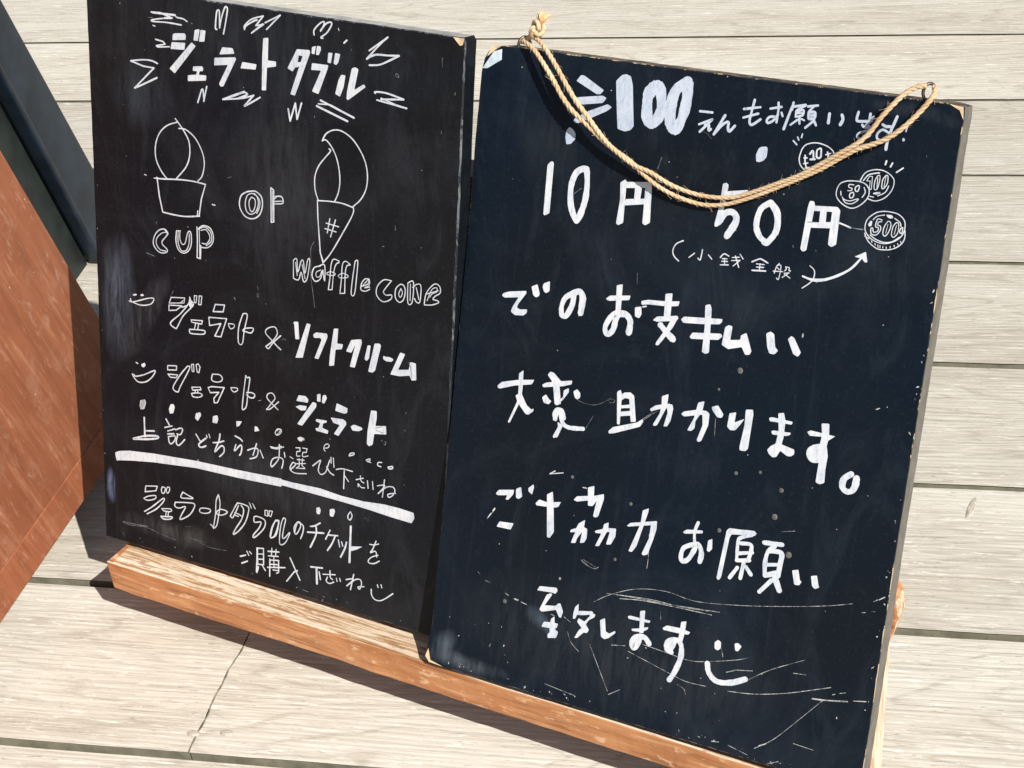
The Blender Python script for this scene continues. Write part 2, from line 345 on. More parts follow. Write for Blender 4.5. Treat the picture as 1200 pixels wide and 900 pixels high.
# ---- strokes on the boards, in tenths of a millimetre from each board's lower left corner
LEFT_WRITING = [
("lettering", "W", """
l 12.0 621 4444 707 4448 817 4421
l 16.6 632 4442 744 4444 844 4446
s 11.9 844 4446 860 4432 917 4428 954 4413
l 11.9 748 4417 817 4421
s 11.9 817 4421 716 4407 625 4386 641 4377 769 4384 901 4381
l 7.4 635 4348 656 4343
f 0 820 4305 841 4314 931 4324 942 4309 938 4277 815 4260
f 0 808 4245 935 4255 926 4202 796 4193
f 0 1023 4360 1063 4370 1069 4364 1051 4283 1011 4281
f 0 1077 4367 1123 4367 1111 4285 1061 4279
f 0 993 4266 1031 4243 832 4016 783 4046
l 12.0 656 4247 728 4239 746 4222 663 4200 679 4193 786 4208
s 13.0 670 4069 611 4083 524 4078 414 4056
l 13.1 414 4056 534 4032 636 4031 446 3856
s 15.0 446 3856 518 3889 662 3961
f 0 1004 4091 1085 4102 1098 4093 1095 4067 1063 4063 1057 4035 1126 4040 1123 4001 954 3975 954 4019 1032 4033 1041 4060 1001 4057
f 0 1273 4265 1366 4270 1383 4231 1247 4209
f 0 1201 4179 1391 4207 1397 4193 1281 3980 1255 3974 1241 3994 1324 4143 1198 4123
s 12.6 1226 4388 1213 4401 1225 4509 1240 4528 1250 4512 1251 4402
s 11.7 1251 4402 1270 4481 1297 4549 1314 4559 1322 4536 1301 4428 1285 4362
s 13.3 1473 4420 1488 4446 1554 4486 1584 4498
l 13.7 1044 3828 1079 3926
s 13.6 1079 3926 1093 3928 1102 3849
l 13.7 1099 3844 1128 3958
"""),
("lettering", "W", """
s 11.1 1473 4416 1473 4444 1536 4497 1639 4532
l 12.1 1639 4532 1574 4456
l 11.0 1574 4456 1643 4474 1536 4399
l 12.1 1634 4475 1536 4399
l 12.1 1655 4486 1787 4555 1668 4440
f 0 1639 4375 1684 4383 1680 4220 1751 4222 1752 4186 1672 4168 1664 4002 1626 3998 1630 4239
f 0 1453 4181 1580 4180 1571 4140 1436 4132
s 11.9 2078 4451 2078 4486 2125 4536 2161 4553 2156 4525 2132 4487
s 11.8 2132 4484 2173 4537 2215 4556 2224 4538 2186 4479 2136 4441 2153 4437
l 6.4 2281 4520 2288 4506
l 12.8 2330 4425 2354 4447
f 0 1931 4333 1956 4329 1942 4259 1939 4233 1896 4168 1851 4188 1903 4279
f 0 1931 4333 2043 4340 2046 4317 2026 4285 1931 4293
f 0 1989 4310 2046 4320 1918 3999 1877 4004
f 0 1934 4242 1977 4245 1947 4209 1916 4200
f 0 2061 4364 2095 4376 2083 4314 2058 4318
f 0 2103 4377 2134 4378 2138 4354 2119 4313 2095 4314
f 0 2200 4342 2236 4344 2223 4269 2194 4271
f 0 2258 4347 2302 4344 2285 4283 2267 4262 2245 4271
f 0 2063 4251 2202 4254 2197 4229 2120 4037 2065 4050 2140 4208 2055 4201
f 0 2311 4201 2347 4201 2334 4119 2304 4044 2263 4059 2290 4163
f 0 2399 4257 2429 4269 2455 4257 2423 4109 2502 4159 2517 4141 2372 4029 2359 4036 2363 4093
l 13.7 2541 4399 2689 4508
s 13.6 2689 4508 2624 4449 2521 4338
s 13.8 2521 4338 2591 4376 2695 4384 2785 4393
s 13.6 2785 4393 2708 4351 2628 4312 2544 4298
s 13.8 2598 4110 2598 4119 2691 4122 2832 4097
l 13.6 2832 4097 2646 4073
l 13.8 2613 4064 2857 4039
l 9.5 2646 4081 2752 4056 2857 4039
s 14.6 1420 3912 1497 3949 1471 3963
l 16.9 1277 3884 1471 3966
s 13.5 1277 3884 1445 3915 1554 3951
s 14.5 1554 3951 1497 3891 1471 3861 1535 3897 1611 3944
l 14.3 1860 3895 1878 3810 1922 3945
l 14.2 1922 3945 1938 3831 1976 3953
l 15.2 2139 3996 2425 3911
l 16.3 2107 3951 2371 3879
l 10.8 2121 3968 2219 3976 2413 3916
"""),
("cup_drawing", "W", """
s 11.1 829 3676 856 3650 911 3590 955 3519 960 3415 922 3318 831 3217
s 11.1 848 3652 750 3612 675 3542 635 3444 637 3339 684 3253 740 3199
s 9.7 860 3606 928 3606 1015 3554 1078 3460 1097 3371 1075 3276 1034 3230
s 11.3 616 3185 707 3193 855 3212 985 3220 1106 3215
l 12.7 644 3187 662 3049 692 2930
l 11.3 638 3193 654 3189
s 11.3 692 2930 800 2927 915 2933 1046 2959
l 11.0 1106 3215 1064 3090 1042 2958
l 11.1 1030 2997 1026 2961
"""),
("lettering", "W", """
s 10.8 1529 3232 1572 3237 1623 3203 1631 3132 1603 3062 1541 3023 1470 3033 1423 3097 1434 3178 1486 3219 1529 3232
s 8.1 1538 3218 1580 3202 1595 3146 1572 3083 1525 3055 1486 3075 1475 3132 1494 3194 1538 3218
s 8.1 1533 3188 1564 3173 1564 3121 1541 3078 1517 3093 1510 3151 1533 3188
s 8.1 1557 3221 1603 3180 1606 3128 1580 3071
l 10.7 1708 3288 1712 3029
l 10.7 1708 3288 1734 3273 1735 3033 1712 3026
l 6.7 1722 3264 1723 3044
l 8.0 1736 3228 1804 3239
s 9.4 1739 3209 1773 3236 1807 3233 1819 3209 1811 3186 1742 3171
l 8.0 1739 3189 1816 3205
s 9.9 738 2771 705 2796 647 2776 603 2720 593 2656 634 2609 684 2601 726 2619 723 2642 686 2666 678 2692 704 2724 738 2764
s 8.5 722 2772 680 2761 628 2711 623 2662 659 2624 713 2623
l 8.5 710 2787 738 2764
s 9.9 822 2804 815 2724 835 2659 884 2637 934 2664 963 2723 962 2804 946 2822 929 2805
s 8.4 855 2806 854 2744 874 2707 903 2719 920 2776 929 2809
s 8.4 838 2803 836 2714 863 2657 910 2662 940 2719 945 2801
l 8.4 822 2804 860 2810
l 11.2 1020 2868 1023 2775 1018 2624
l 11.2 1016 2627 1049 2623 1055 2726
s 9.8 1031 2854 1077 2889 1142 2883 1173 2835 1169 2774 1123 2725 1058 2716 1045 2731
s 8.4 1057 2848 1101 2862 1133 2834 1141 2796 1108 2752 1067 2749
s 8.4 1044 2859 1093 2881 1149 2851 1157 2785 1107 2736
l 8.4 1041 2859 1044 2629
s 8.5 521 3198 538 3196
l 11.0 1168 3070 1192 3069
"""),
("waffle_cone_drawing", "W", """
s 10.0 2158 3706 2191 3763 2256 3799 2330 3799 2424 3750 2509 3645 2545 3541 2542 3429 2498 3334 2425 3262
s 10.0 2158 3706 2192 3716 2249 3661 2293 3572 2314 3456 2305 3358 2271 3275
s 10.0 2217 3656 2230 3642 2184 3587 2128 3515 2097 3429 2102 3333 2128 3267
l 10.1 2122 3263 2128 3133 2153 2873 2177 2803
s 10.1 2122 3260 2227 3272 2340 3275 2435 3259
s 10.0 2435 3259 2426 3201 2326 3020 2243 2882 2177 2798
l 6.8 2147 2889 2181 2812
l 10.1 2233 3143 2212 3033
l 10.1 2282 3143 2241 3008
l 10.1 2201 3105 2310 3096
l 10.1 2192 3062 2288 3054
"""),
("lettering", "W", """
l 8.6 1914 2771 1915 2636
s 8.6 1914 2771 1944 2785 1954 2686 1983 2775 2003 2779 2019 2689 2041 2794 2061 2798 2043 2669 2024 2628 2004 2627 1984 2691 1961 2628 1915 2631
l 6.9 1934 2758 1949 2659
l 6.8 1993 2752 2020 2647
s 8.5 2148 2772 2187 2788 2197 2748 2195 2664
s 8.5 2154 2770 2100 2747 2082 2684 2111 2645 2156 2673 2178 2745
s 6.8 2159 2741 2120 2717 2121 2683 2150 2689 2168 2734
l 6.8 2178 2745 2189 2671
s 8.4 2320 2838 2272 2845 2250 2800 2240 2689 2228 2603
s 8.4 2320 2829 2292 2808 2274 2746 2261 2609
l 8.5 2228 2603 2261 2609
s 6.8 2213 2729 2245 2744 2284 2739 2275 2721 2221 2716 2213 2729
s 8.4 2416 2831 2377 2848 2349 2818 2342 2709 2331 2598
s 8.4 2416 2826 2387 2814 2374 2748 2373 2603
l 8.5 2331 2594 2373 2603
s 6.8 2313 2728 2351 2752 2398 2744 2389 2726 2328 2714 2313 2728
s 8.4 2458 2863 2481 2868 2474 2751 2458 2614 2430 2609 2437 2710 2458 2863
s 8.4 2514 2683 2570 2711 2578 2745 2550 2748 2519 2709 2514 2659 2552 2654 2589 2676
s 6.7 2527 2691 2560 2730 2578 2754 2588 2731 2579 2701 2542 2677 2589 2693
s 8.3 2773 2775 2708 2770 2654 2710 2650 2643 2704 2604 2768 2633 2777 2668 2730 2659 2707 2679 2729 2717 2773 2775
s 8.3 2848 2764 2812 2724 2809 2658 2843 2627 2879 2655 2891 2723 2875 2761 2848 2764
s 6.6 2854 2733 2837 2688 2851 2666 2868 2702 2854 2733
s 8.2 2911 2785 2957 2801 2953 2653 2916 2638 2911 2785
s 8.2 2953 2760 2988 2791 3021 2781 3016 2666 2989 2656 2970 2681
l 6.6 2933 2781 2934 2658
l 6.6 2982 2765 3007 2680
s 8.2 3053 2657 3068 2741 3129 2818 3174 2811 3181 2764 3141 2731 3124 2704 3160 2702 3170 2688 3117 2661 3054 2649
s 6.6 3076 2686 3112 2774 3151 2795 3152 2766 3114 2742 3096 2714
s 6.6 3068 2733 3166 2777
"""),
("lettering", "W", """
f 0 369 2205 409 2216 416 2206 380 2193
f 0 445 2215 474 2229 488 2216 459 2204
s 9.7 347 2163 352 2146 332 2142 364 2140 422 2160 509 2195 574 2213 583 2197 558 2163 507 2141 450 2130 407 2133 364 2140
p 8.3 758 2255 891 2276 883 2233 736 2204
l 7.1 848 2226 877 2255
p 9.5 735 2187 862 2206 805 2159 732 2142
s 10.6 940 2291 932 2243 847 2139 746 2042 795 2007 816 2027 874 2127 974 2234 953 2265 940 2291
f 0 926 2230 940 2303 963 2249 974 2234 945 2205
l 10.7 862 2194 904 2214
p 8.2 986 2314 1010 2316 1002 2259 985 2256
p 8.2 1033 2321 1058 2323 1050 2252 1026 2248
p 10.5 1187 2282 1276 2294 1262 2237 1166 2220
p 10.6 1124 2165 1295 2188 1239 2029 1180 2023 1240 2137 1130 2099
s 8.2 1312 2152 1363 2156 1366 2134 1335 2114 1315 2135 1312 2152
s 10.4 1451 2260 1491 2257 1463 2131 1443 2017 1406 2021 1410 2143 1451 2260
s 10.4 1470 2146 1537 2163 1547 2148 1524 2120 1477 2120 1447 2122 1470 2146
p 9.5 951 2109 1062 2124 1054 2095 957 2091
l 8.3 996 2091 981 2037
l 8.3 1024 2089 1015 2044
s 10.7 935 2028 1012 2040 1081 2046 1074 2018 997 2002 939 1999 935 2028
s 10.4 1664 2040 1723 2093 1769 2160 1756 2208 1717 2208 1670 2179 1664 2144 1717 2103 1770 2063 1803 2043
s 10.4 1664 2040 1690 2029 1730 2083 1802 2155
s 11.0 388 1634 405 1629
f 0 442 1633 478 1651 486 1629 465 1607 441 1613
s 11.1 343 1524 365 1523 379 1514 461 1544 578 1606 555 1553 496 1497 429 1472 386 1479 350 1514
p 9.7 709 1677 798 1694 797 1658 708 1641
p 9.7 710 1605 808 1620 793 1593 735 1584
s 10.8 906 1714 929 1703 834 1530 807 1475 759 1501 829 1619 906 1714
p 8.4 948 1738 968 1745 971 1684 953 1682
p 8.3 993 1745 1014 1758 1032 1735 1020 1685 1003 1687
s 10.7 1153 1702 1222 1712 1249 1688 1235 1661 1187 1644 1145 1653 1153 1702
p 10.7 1109 1580 1144 1596 1267 1615 1199 1474 1168 1465 1164 1502 1214 1564 1130 1542
s 9.4 1331 1629 1390 1639 1393 1619 1359 1600 1338 1613 1331 1629
s 10.5 1475 1762 1489 1747 1513 1746 1495 1625 1481 1515 1461 1481 1440 1482 1454 1616 1475 1762
s 10.5 1482 1622 1529 1632 1559 1622 1550 1596 1516 1588 1482 1604
p 9.6 948 1547 1032 1566 1039 1546 954 1524
l 8.4 983 1527 978 1506
l 8.4 1008 1533 1005 1508
s 9.6 944 1494 1017 1514 1052 1503 1017 1478 960 1470 944 1494
s 9.3 1671 1523 1718 1587 1751 1636 1725 1671 1684 1656 1678 1619 1732 1578 1779 1548
s 9.3 1671 1529 1705 1537 1785 1614
f 0 421 1315 461 1332 477 1315 459 1255 429 1239 411 1263
"""),
("lettering", "W", """
f 0 1923 2293 1962 2299 1973 2162 1937 2155
l 6.8 1919 2281 1939 2280
f 0 2039 2303 2074 2302 2006 2022 1938 2007
f 0 2098 2228 2126 2249 2222 2259 2228 2233 2148 2041 2112 2041 2174 2199 2165 2213 2105 2201
f 0 2282 2311 2322 2319 2314 2200 2365 2205 2357 2164 2300 2149 2289 2020 2245 2008 2250 2091
f 0 2437 2254 2524 2278 2532 2252 2473 2043 2429 2042 2475 2228 2441 2154 2394 2155
f 0 2581 2242 2609 2246 2596 2143 2575 2118 2557 2129
f 0 2642 2269 2685 2278 2698 2264 2652 2060 2630 2038 2592 2039
s 15.4 2725 2182 2799 2175
f 0 2719 2182 2774 2192 2808 2183 2793 2158 2744 2153 2719 2164
f 0 2864 2247 2907 2243 2850 2109 2941 2129 2951 2192 3000 2191 3008 2061 2968 2052 2949 2086 2864 2062 2784 2059
f 0 1970 1711 2035 1718 2062 1695 2055 1668 1950 1660
f 0 1942 1611 1984 1633 2047 1639 2036 1602 1991 1591
f 0 2101 1686 2134 1682 2134 1653 2005 1468 1959 1472
f 0 2139 1756 2171 1768 2172 1703 2140 1699
f 0 2191 1759 2217 1770 2230 1745 2205 1695 2183 1699
f 0 2318 1725 2417 1707 2411 1671 2386 1656 2306 1661
"""),
("lettering", "W", """
f 0 2135 1555 2233 1563 2227 1545 2197 1534 2192 1495 2247 1485 2241 1457 2137 1458 2127 1477 2156 1486 2171 1528 2129 1536
f 0 2265 1597 2380 1609 2406 1595 2407 1572 2338 1463 2297 1471 2349 1555 2291 1560
f 0 2445 1566 2477 1589 2547 1582 2554 1567 2522 1546 2465 1537
f 0 2625 1738 2675 1744 2677 1687 2666 1622 2759 1644 2765 1577 2658 1557 2647 1468 2614 1445 2594 1461 2598 1566
f 0 2309 1661 2417 1684 2411 1666 2386 1656
s 7.0 1772 1387 1810 1390 1806 1360 1773 1334 1756 1342 1759 1366 1779 1389
f 0 1960 1357 1993 1375 2026 1373 2033 1358 2000 1335 1976 1337
s 8.0 2217 1334 2243 1343 2256 1362 2242 1374 2216 1358 2208 1326 2221 1310
s 10.2 2438 1324 2476 1342 2482 1358 2450 1347 2438 1324
s 7.9 2591 1327 2623 1346 2623 1329 2598 1320 2634 1318
s 9.0 2731 1342 2699 1334 2697 1310 2725 1306
s 12.4 2788 1318 2825 1333 2823 1315 2795 1308 2788 1318
s 9.4 1716 1215 1773 1220 1834 1251
s 10.5 1793 1261 1793 1195 1784 1133 1726 1058 1713 1079 1733 1126 1787 1152 1827 1144 1828 1108 1817 1067
l 9.3 1840 1207 1847 1167
l 7.0 1894 1184 1924 1174
s 9.3 1919 1142 1895 1083 1942 1058 2049 1079
s 9.3 1924 1144 1948 1132 1902 1078
l 9.3 1950 1272 1987 1281 1987 1252 1958 1242
s 8.1 1958 1242 1958 1206 1988 1213
l 9.3 2013 1285 2053 1289 2047 1257 2014 1249
s 8.1 2014 1249 2014 1214 2064 1232
l 8.1 1961 1177 2028 1187
l 8.2 1951 1138 2041 1163
l 8.1 1981 1188 1982 1128
l 8.1 2012 1195 2008 1141
l 8.2 1982 1128 1955 1101
l 8.1 2008 1138 2035 1121
l 8.2 1962 1105 2035 1118
s 10.4 2108 1160 2179 1225 2167 1180 2161 1131 2187 1108 2226 1136 2245 1188 2264 1246
s 10.4 2236 1186 2266 1146 2303 1131
l 9.2 2274 1272 2277 1226
l 9.2 2296 1272 2304 1197
s 9.2 2324 1184 2382 1204 2472 1204
l 10.3 2398 1191 2395 1042
l 9.2 2402 1151 2438 1112
s 9.1 2506 1145 2570 1173
s 9.1 2544 1186 2551 1147 2577 1136
s 9.1 2527 1093 2526 1117 2552 1094 2584 1097
l 9.1 2608 1162 2616 1102
l 9.1 2653 1167 2661 1104
l 9.0 2760 1209 2745 1061
s 9.1 2698 1143 2748 1162 2761 1154 2706 1081
s 9.1 2706 1081 2780 1153 2837 1167 2854 1137 2833 1096 2802 1076 2792 1094 2820 1110 2860 1123
f 0 1555 955 1706 971 1909 972 2176 989 2373 977 2581 983 2759 1006 2886 1010 3024 1005 3032 961 3009 915 2826 917 2634 926 2374 929 2110 927 1842 924 1569 895
f 0 2145 815 2178 830 2185 807 2172 768 2152 768
f 0 2271 836 2310 852 2321 831 2305 782 2272 782
s 8.1 2460 864 2441 833 2442 803 2462 796 2478 837 2460 864
"""),
("lettering", "W", """
f 0 432 1321 469 1334 480 1309 459 1249 422 1237 411 1269
f 0 730 1352 759 1361 773 1340 757 1281 721 1269 712 1308
f 0 984 1334 1029 1353 1036 1328 1002 1271 974 1289
f 0 1153 1349 1197 1366 1205 1331 1190 1294 1148 1293
f 0 1380 1360 1436 1371 1412 1329 1384 1311
f 0 1559 1360 1583 1360 1604 1331 1556 1312
s 7.0 1759 1366 1793 1392 1799 1370 1766 1338 1752 1353
l 17.3 457 1174 459 1007
l 16.1 461 1059 557 1080
s 17.5 339 961 459 1013 585 1043 584 1022 458 984 339 959
l 13.5 681 1214 714 1169
l 12.3 667 1137 740 1167
l 12.3 696 1113 769 1149
l 12.3 695 1088 760 1104
s 11.1 702 1065 767 1087 766 1049 729 1009 708 1023 702 1065
s 11.0 776 1142 827 1169 848 1159 825 1113 789 1111
s 12.2 796 1100 781 1034 809 1016 868 1080
l 13.3 981 1154 1022 1105
s 14.5 1082 1144 1018 1085 1010 1059 1039 1054 1079 1076
l 9.6 1086 1169 1094 1153
l 9.6 1111 1185 1121 1156
s 13.2 1153 1122 1209 1138 1258 1162
s 13.2 1221 1214 1209 1150 1173 1068 1173 1050 1230 1112 1258 1107 1257 1064 1215 1017
s 13.1 1370 1231 1418 1219 1439 1203
s 13.1 1376 1160 1362 1102 1418 1164 1434 1150 1425 1099 1411 1077
s 11.9 1490 1139 1556 1173 1590 1167 1576 1106 1514 1072
l 11.8 1576 1215 1542 1110
l 10.6 1610 1169 1640 1110
s 9.4 1708 1223 1760 1225 1813 1251
f 0 141 791 184 814 290 842 544 879 980 922 1403 947 1815 978 1815 909 1403 879 979 859 541 801 318 760 181 730 154 720 146 747
"""),
("lettering", "W", """
p 10.2 455 568 576 596 561 552 446 513
s 10.1 629 604 618 578 625 548 648 557 658 600 629 604
s 10.1 682 615 668 585 681 560 701 588 702 617 682 615
s 10.2 431 451 479 482 553 506 553 480 505 454 458 442 431 451
s 11.4 434 331 517 396 633 501 639 478 564 391 461 317
l 9.1 434 331 445 342
s 10.2 617 405 711 427 710 404 644 391 617 405
l 9.0 664 392 656 346
l 9.0 688 398 681 353
s 11.3 606 333 662 345 726 359 702 333 635 317 606 333
s 11.1 840 612 819 559 891 569 944 584 892 597 840 612
s 11.2 759 500 864 525 949 538 955 506 902 423 808 358 823 407 864 487 797 458 755 464 759 500
s 10.0 1059 527 1020 514 1007 491 1026 476 1085 488 1117 512 1111 530 1059 527
s 9.9 1200 683 1176 620 1169 505 1150 381 1180 406 1201 502 1215 608 1200 683
s 10.0 1116 398 1135 388 1148 368
s 9.9 1182 531 1227 560 1288 554 1246 516 1188 504 1182 531
s 11.0 1316 524 1380 645 1405 660 1475 659 1500 632 1468 517 1404 421 1347 371 1366 422 1430 529 1449 613 1424 646
s 9.9 1316 524 1341 517 1380 595 1399 639
s 8.7 1361 567 1405 562 1430 552
s 9.8 1360 545 1398 543
l 9.7 1506 690 1525 650
l 9.7 1537 692 1562 654
s 10.8 1550 578 1581 592 1656 578 1650 510 1581 424 1543 396 1549 426 1600 496 1618 552 1556 535 1550 578
p 8.6 1658 666 1683 669 1683 621 1658 622
p 8.6 1699 673 1730 676 1715 626 1695 628
s 10.7 1755 594 1786 613 1792 593 1768 486 1731 448 1712 448 1730 531 1755 594
l 13.2 1413 193 1467 219
l 13.2 1428 136 1485 170
l 11.0 1479 257 1498 225
l 11.0 1505 261 1524 247
"""),
("lettering", "W", """
l 14.2 1583 313 1574 99
p 12.0 1578 312 1643 326 1644 182 1587 172
l 10.9 1587 263 1637 275
l 10.9 1583 216 1637 229
l 13.2 1593 151 1578 95
l 13.1 1631 173 1662 136
l 12.0 1687 314 1793 337
l 9.8 1725 352 1721 289
l 9.7 1766 352 1762 300
l 10.9 1691 275 1787 296
l 12.0 1706 251 1704 96
l 10.9 1706 242 1793 262
l 10.8 1791 261 1791 156
l 8.7 1791 156 1769 141
l 10.9 1709 206 1787 223
l 13.1 1684 171 1853 216
l 8.7 1744 284 1746 194
l 10.9 1738 163 1781 170
s 9.7 1761 608 1780 608 1786 576 1755 479 1731 449 1708 449 1724 532 1761 608
s 9.6 1841 649 1856 634 1839 557 1827 476 1848 476 1893 533 1893 516 1861 446 1824 410 1799 423 1805 537 1823 619 1841 649
s 9.6 1969 642 1951 587 1946 542 1966 547 1998 611 1994 649 1969 645 1939 595 1940 551
s 11.7 1981 645 2024 629 2022 573 2001 512
s 12.6 2184 696 2133 658 2091 642
l 15.9 2067 586 2217 618
s 14.8 2145 656 2146 585 2093 462
l 12.7 2236 571 2276 659
l 13.7 2265 615 2348 631
s 14.7 2325 623 2296 549 2255 480
l 10.5 2355 598 2368 541
l 10.5 2385 590 2397 555
s 13.6 2430 599 2415 538 2378 456
l 19.8 2467 743 2461 435
f 0 2468 574 2577 601 2527 563 2466 530
f 0 2154 820 2178 829 2188 805 2179 769 2153 765 2145 788
f 0 2273 832 2309 849 2319 828 2304 781 2274 778
s 7.3 2462 866 2439 833 2437 805 2457 798 2474 832 2462 866
s 9.3 2642 639 2683 645 2723 664
s 9.3 2699 682 2672 609 2650 570 2696 594 2709 548
s 9.3 2720 568 2663 536 2634 500 2641 480 2687 488 2733 522
l 12.9 1902 317 1998 147
l 14.0 1973 224 1942 204 1871 102
l 15.0 2101 294 2210 314
l 19.2 2155 299 2161 163
l 12.8 2180 272 2193 209
l 10.7 2217 262 2331 290
s 10.6 2282 312 2285 257 2307 241
s 10.7 2259 250 2248 213 2278 199 2320 223
l 9.6 2343 263 2350 237
l 9.6 2373 271 2382 246
s 10.6 2433 277 2480 297 2498 291 2440 224
l 12.6 2503 342 2476 203
s 10.6 2440 224 2521 303 2568 311 2575 269 2558 230 2546 246 2599 264
l 9.4 2721 316 2728 294
l 9.4 2754 326 2762 301
s 10.5 2667 262 2671 213 2701 183 2748 186 2794 216 2864 281
"""),
("scratches", "G", """
l 4.6 588 4400 631 4405
l 4.3 2390 4390 2391 4377
s 5.2 2757 4255 2768 4268 2786 4254 2781 4243 2763 4251
l 5.7 523 2572 599 2561
l 5.5 1314 3299 1347 3312
s 5.1 2098 2946 2069 2891 2070 2808 2072 2674 2093 2543 2108 2441
l 4.9 2792 3188 2793 3155
l 4.8 3141 3923 3142 3905
l 4.8 780 2312 751 2260
l 4.7 1132 2132 1137 2104
s 4.6 1809 2122 1835 2137 1848 2128
l 3.4 1584 2507 1595 2476
p 3.4 1582 2445 1598 2448 1595 2419 1582 2422
l 4.7 1594 1579 1621 1591
s 5.4 2939 2189 2959 2133 2968 2068
s 5.6 2666 1605 2728 1631
s 5.6 2673 1589 2736 1582
s 4.7 1773 1369 1793 1372 1786 1351
l 5.8 1999 1376 2032 1366 2000 1335
l 4.5 2751 1516 2763 1519 2758 1489 2745 1498
l 3.3 2915 1653 2934 1637
l 6.1 687 1074 775 1095
l 5.4 1497 687 1556 691
l 3.1 2590 852 2605 842
l 3.1 2623 855 2621 833
l 5.4 2024 71 2077 66
"""),
]
LEFT_SCRATCHES = [
("scratches", "G", """
s 4.1 193 171 283 167 445 190 588 173
s 6.9 202 180 332 187 477 206
s 2.7 904 218 1012 200 1120 188 1273 204
s 4.0 935 220 1059 219
s 2.7 604 171 698 162 762 158
l 4.0 859 309 913 321
l 3.9 1411 444 1441 445
"""),
("scratches", "G", """
l 3.4 3127 4424 3130 4361
l 3.4 3239 4203 3238 4181
l 2.3 3140 3924 3143 3900
l 2.3 2763 4483 2767 4468
"""),
]
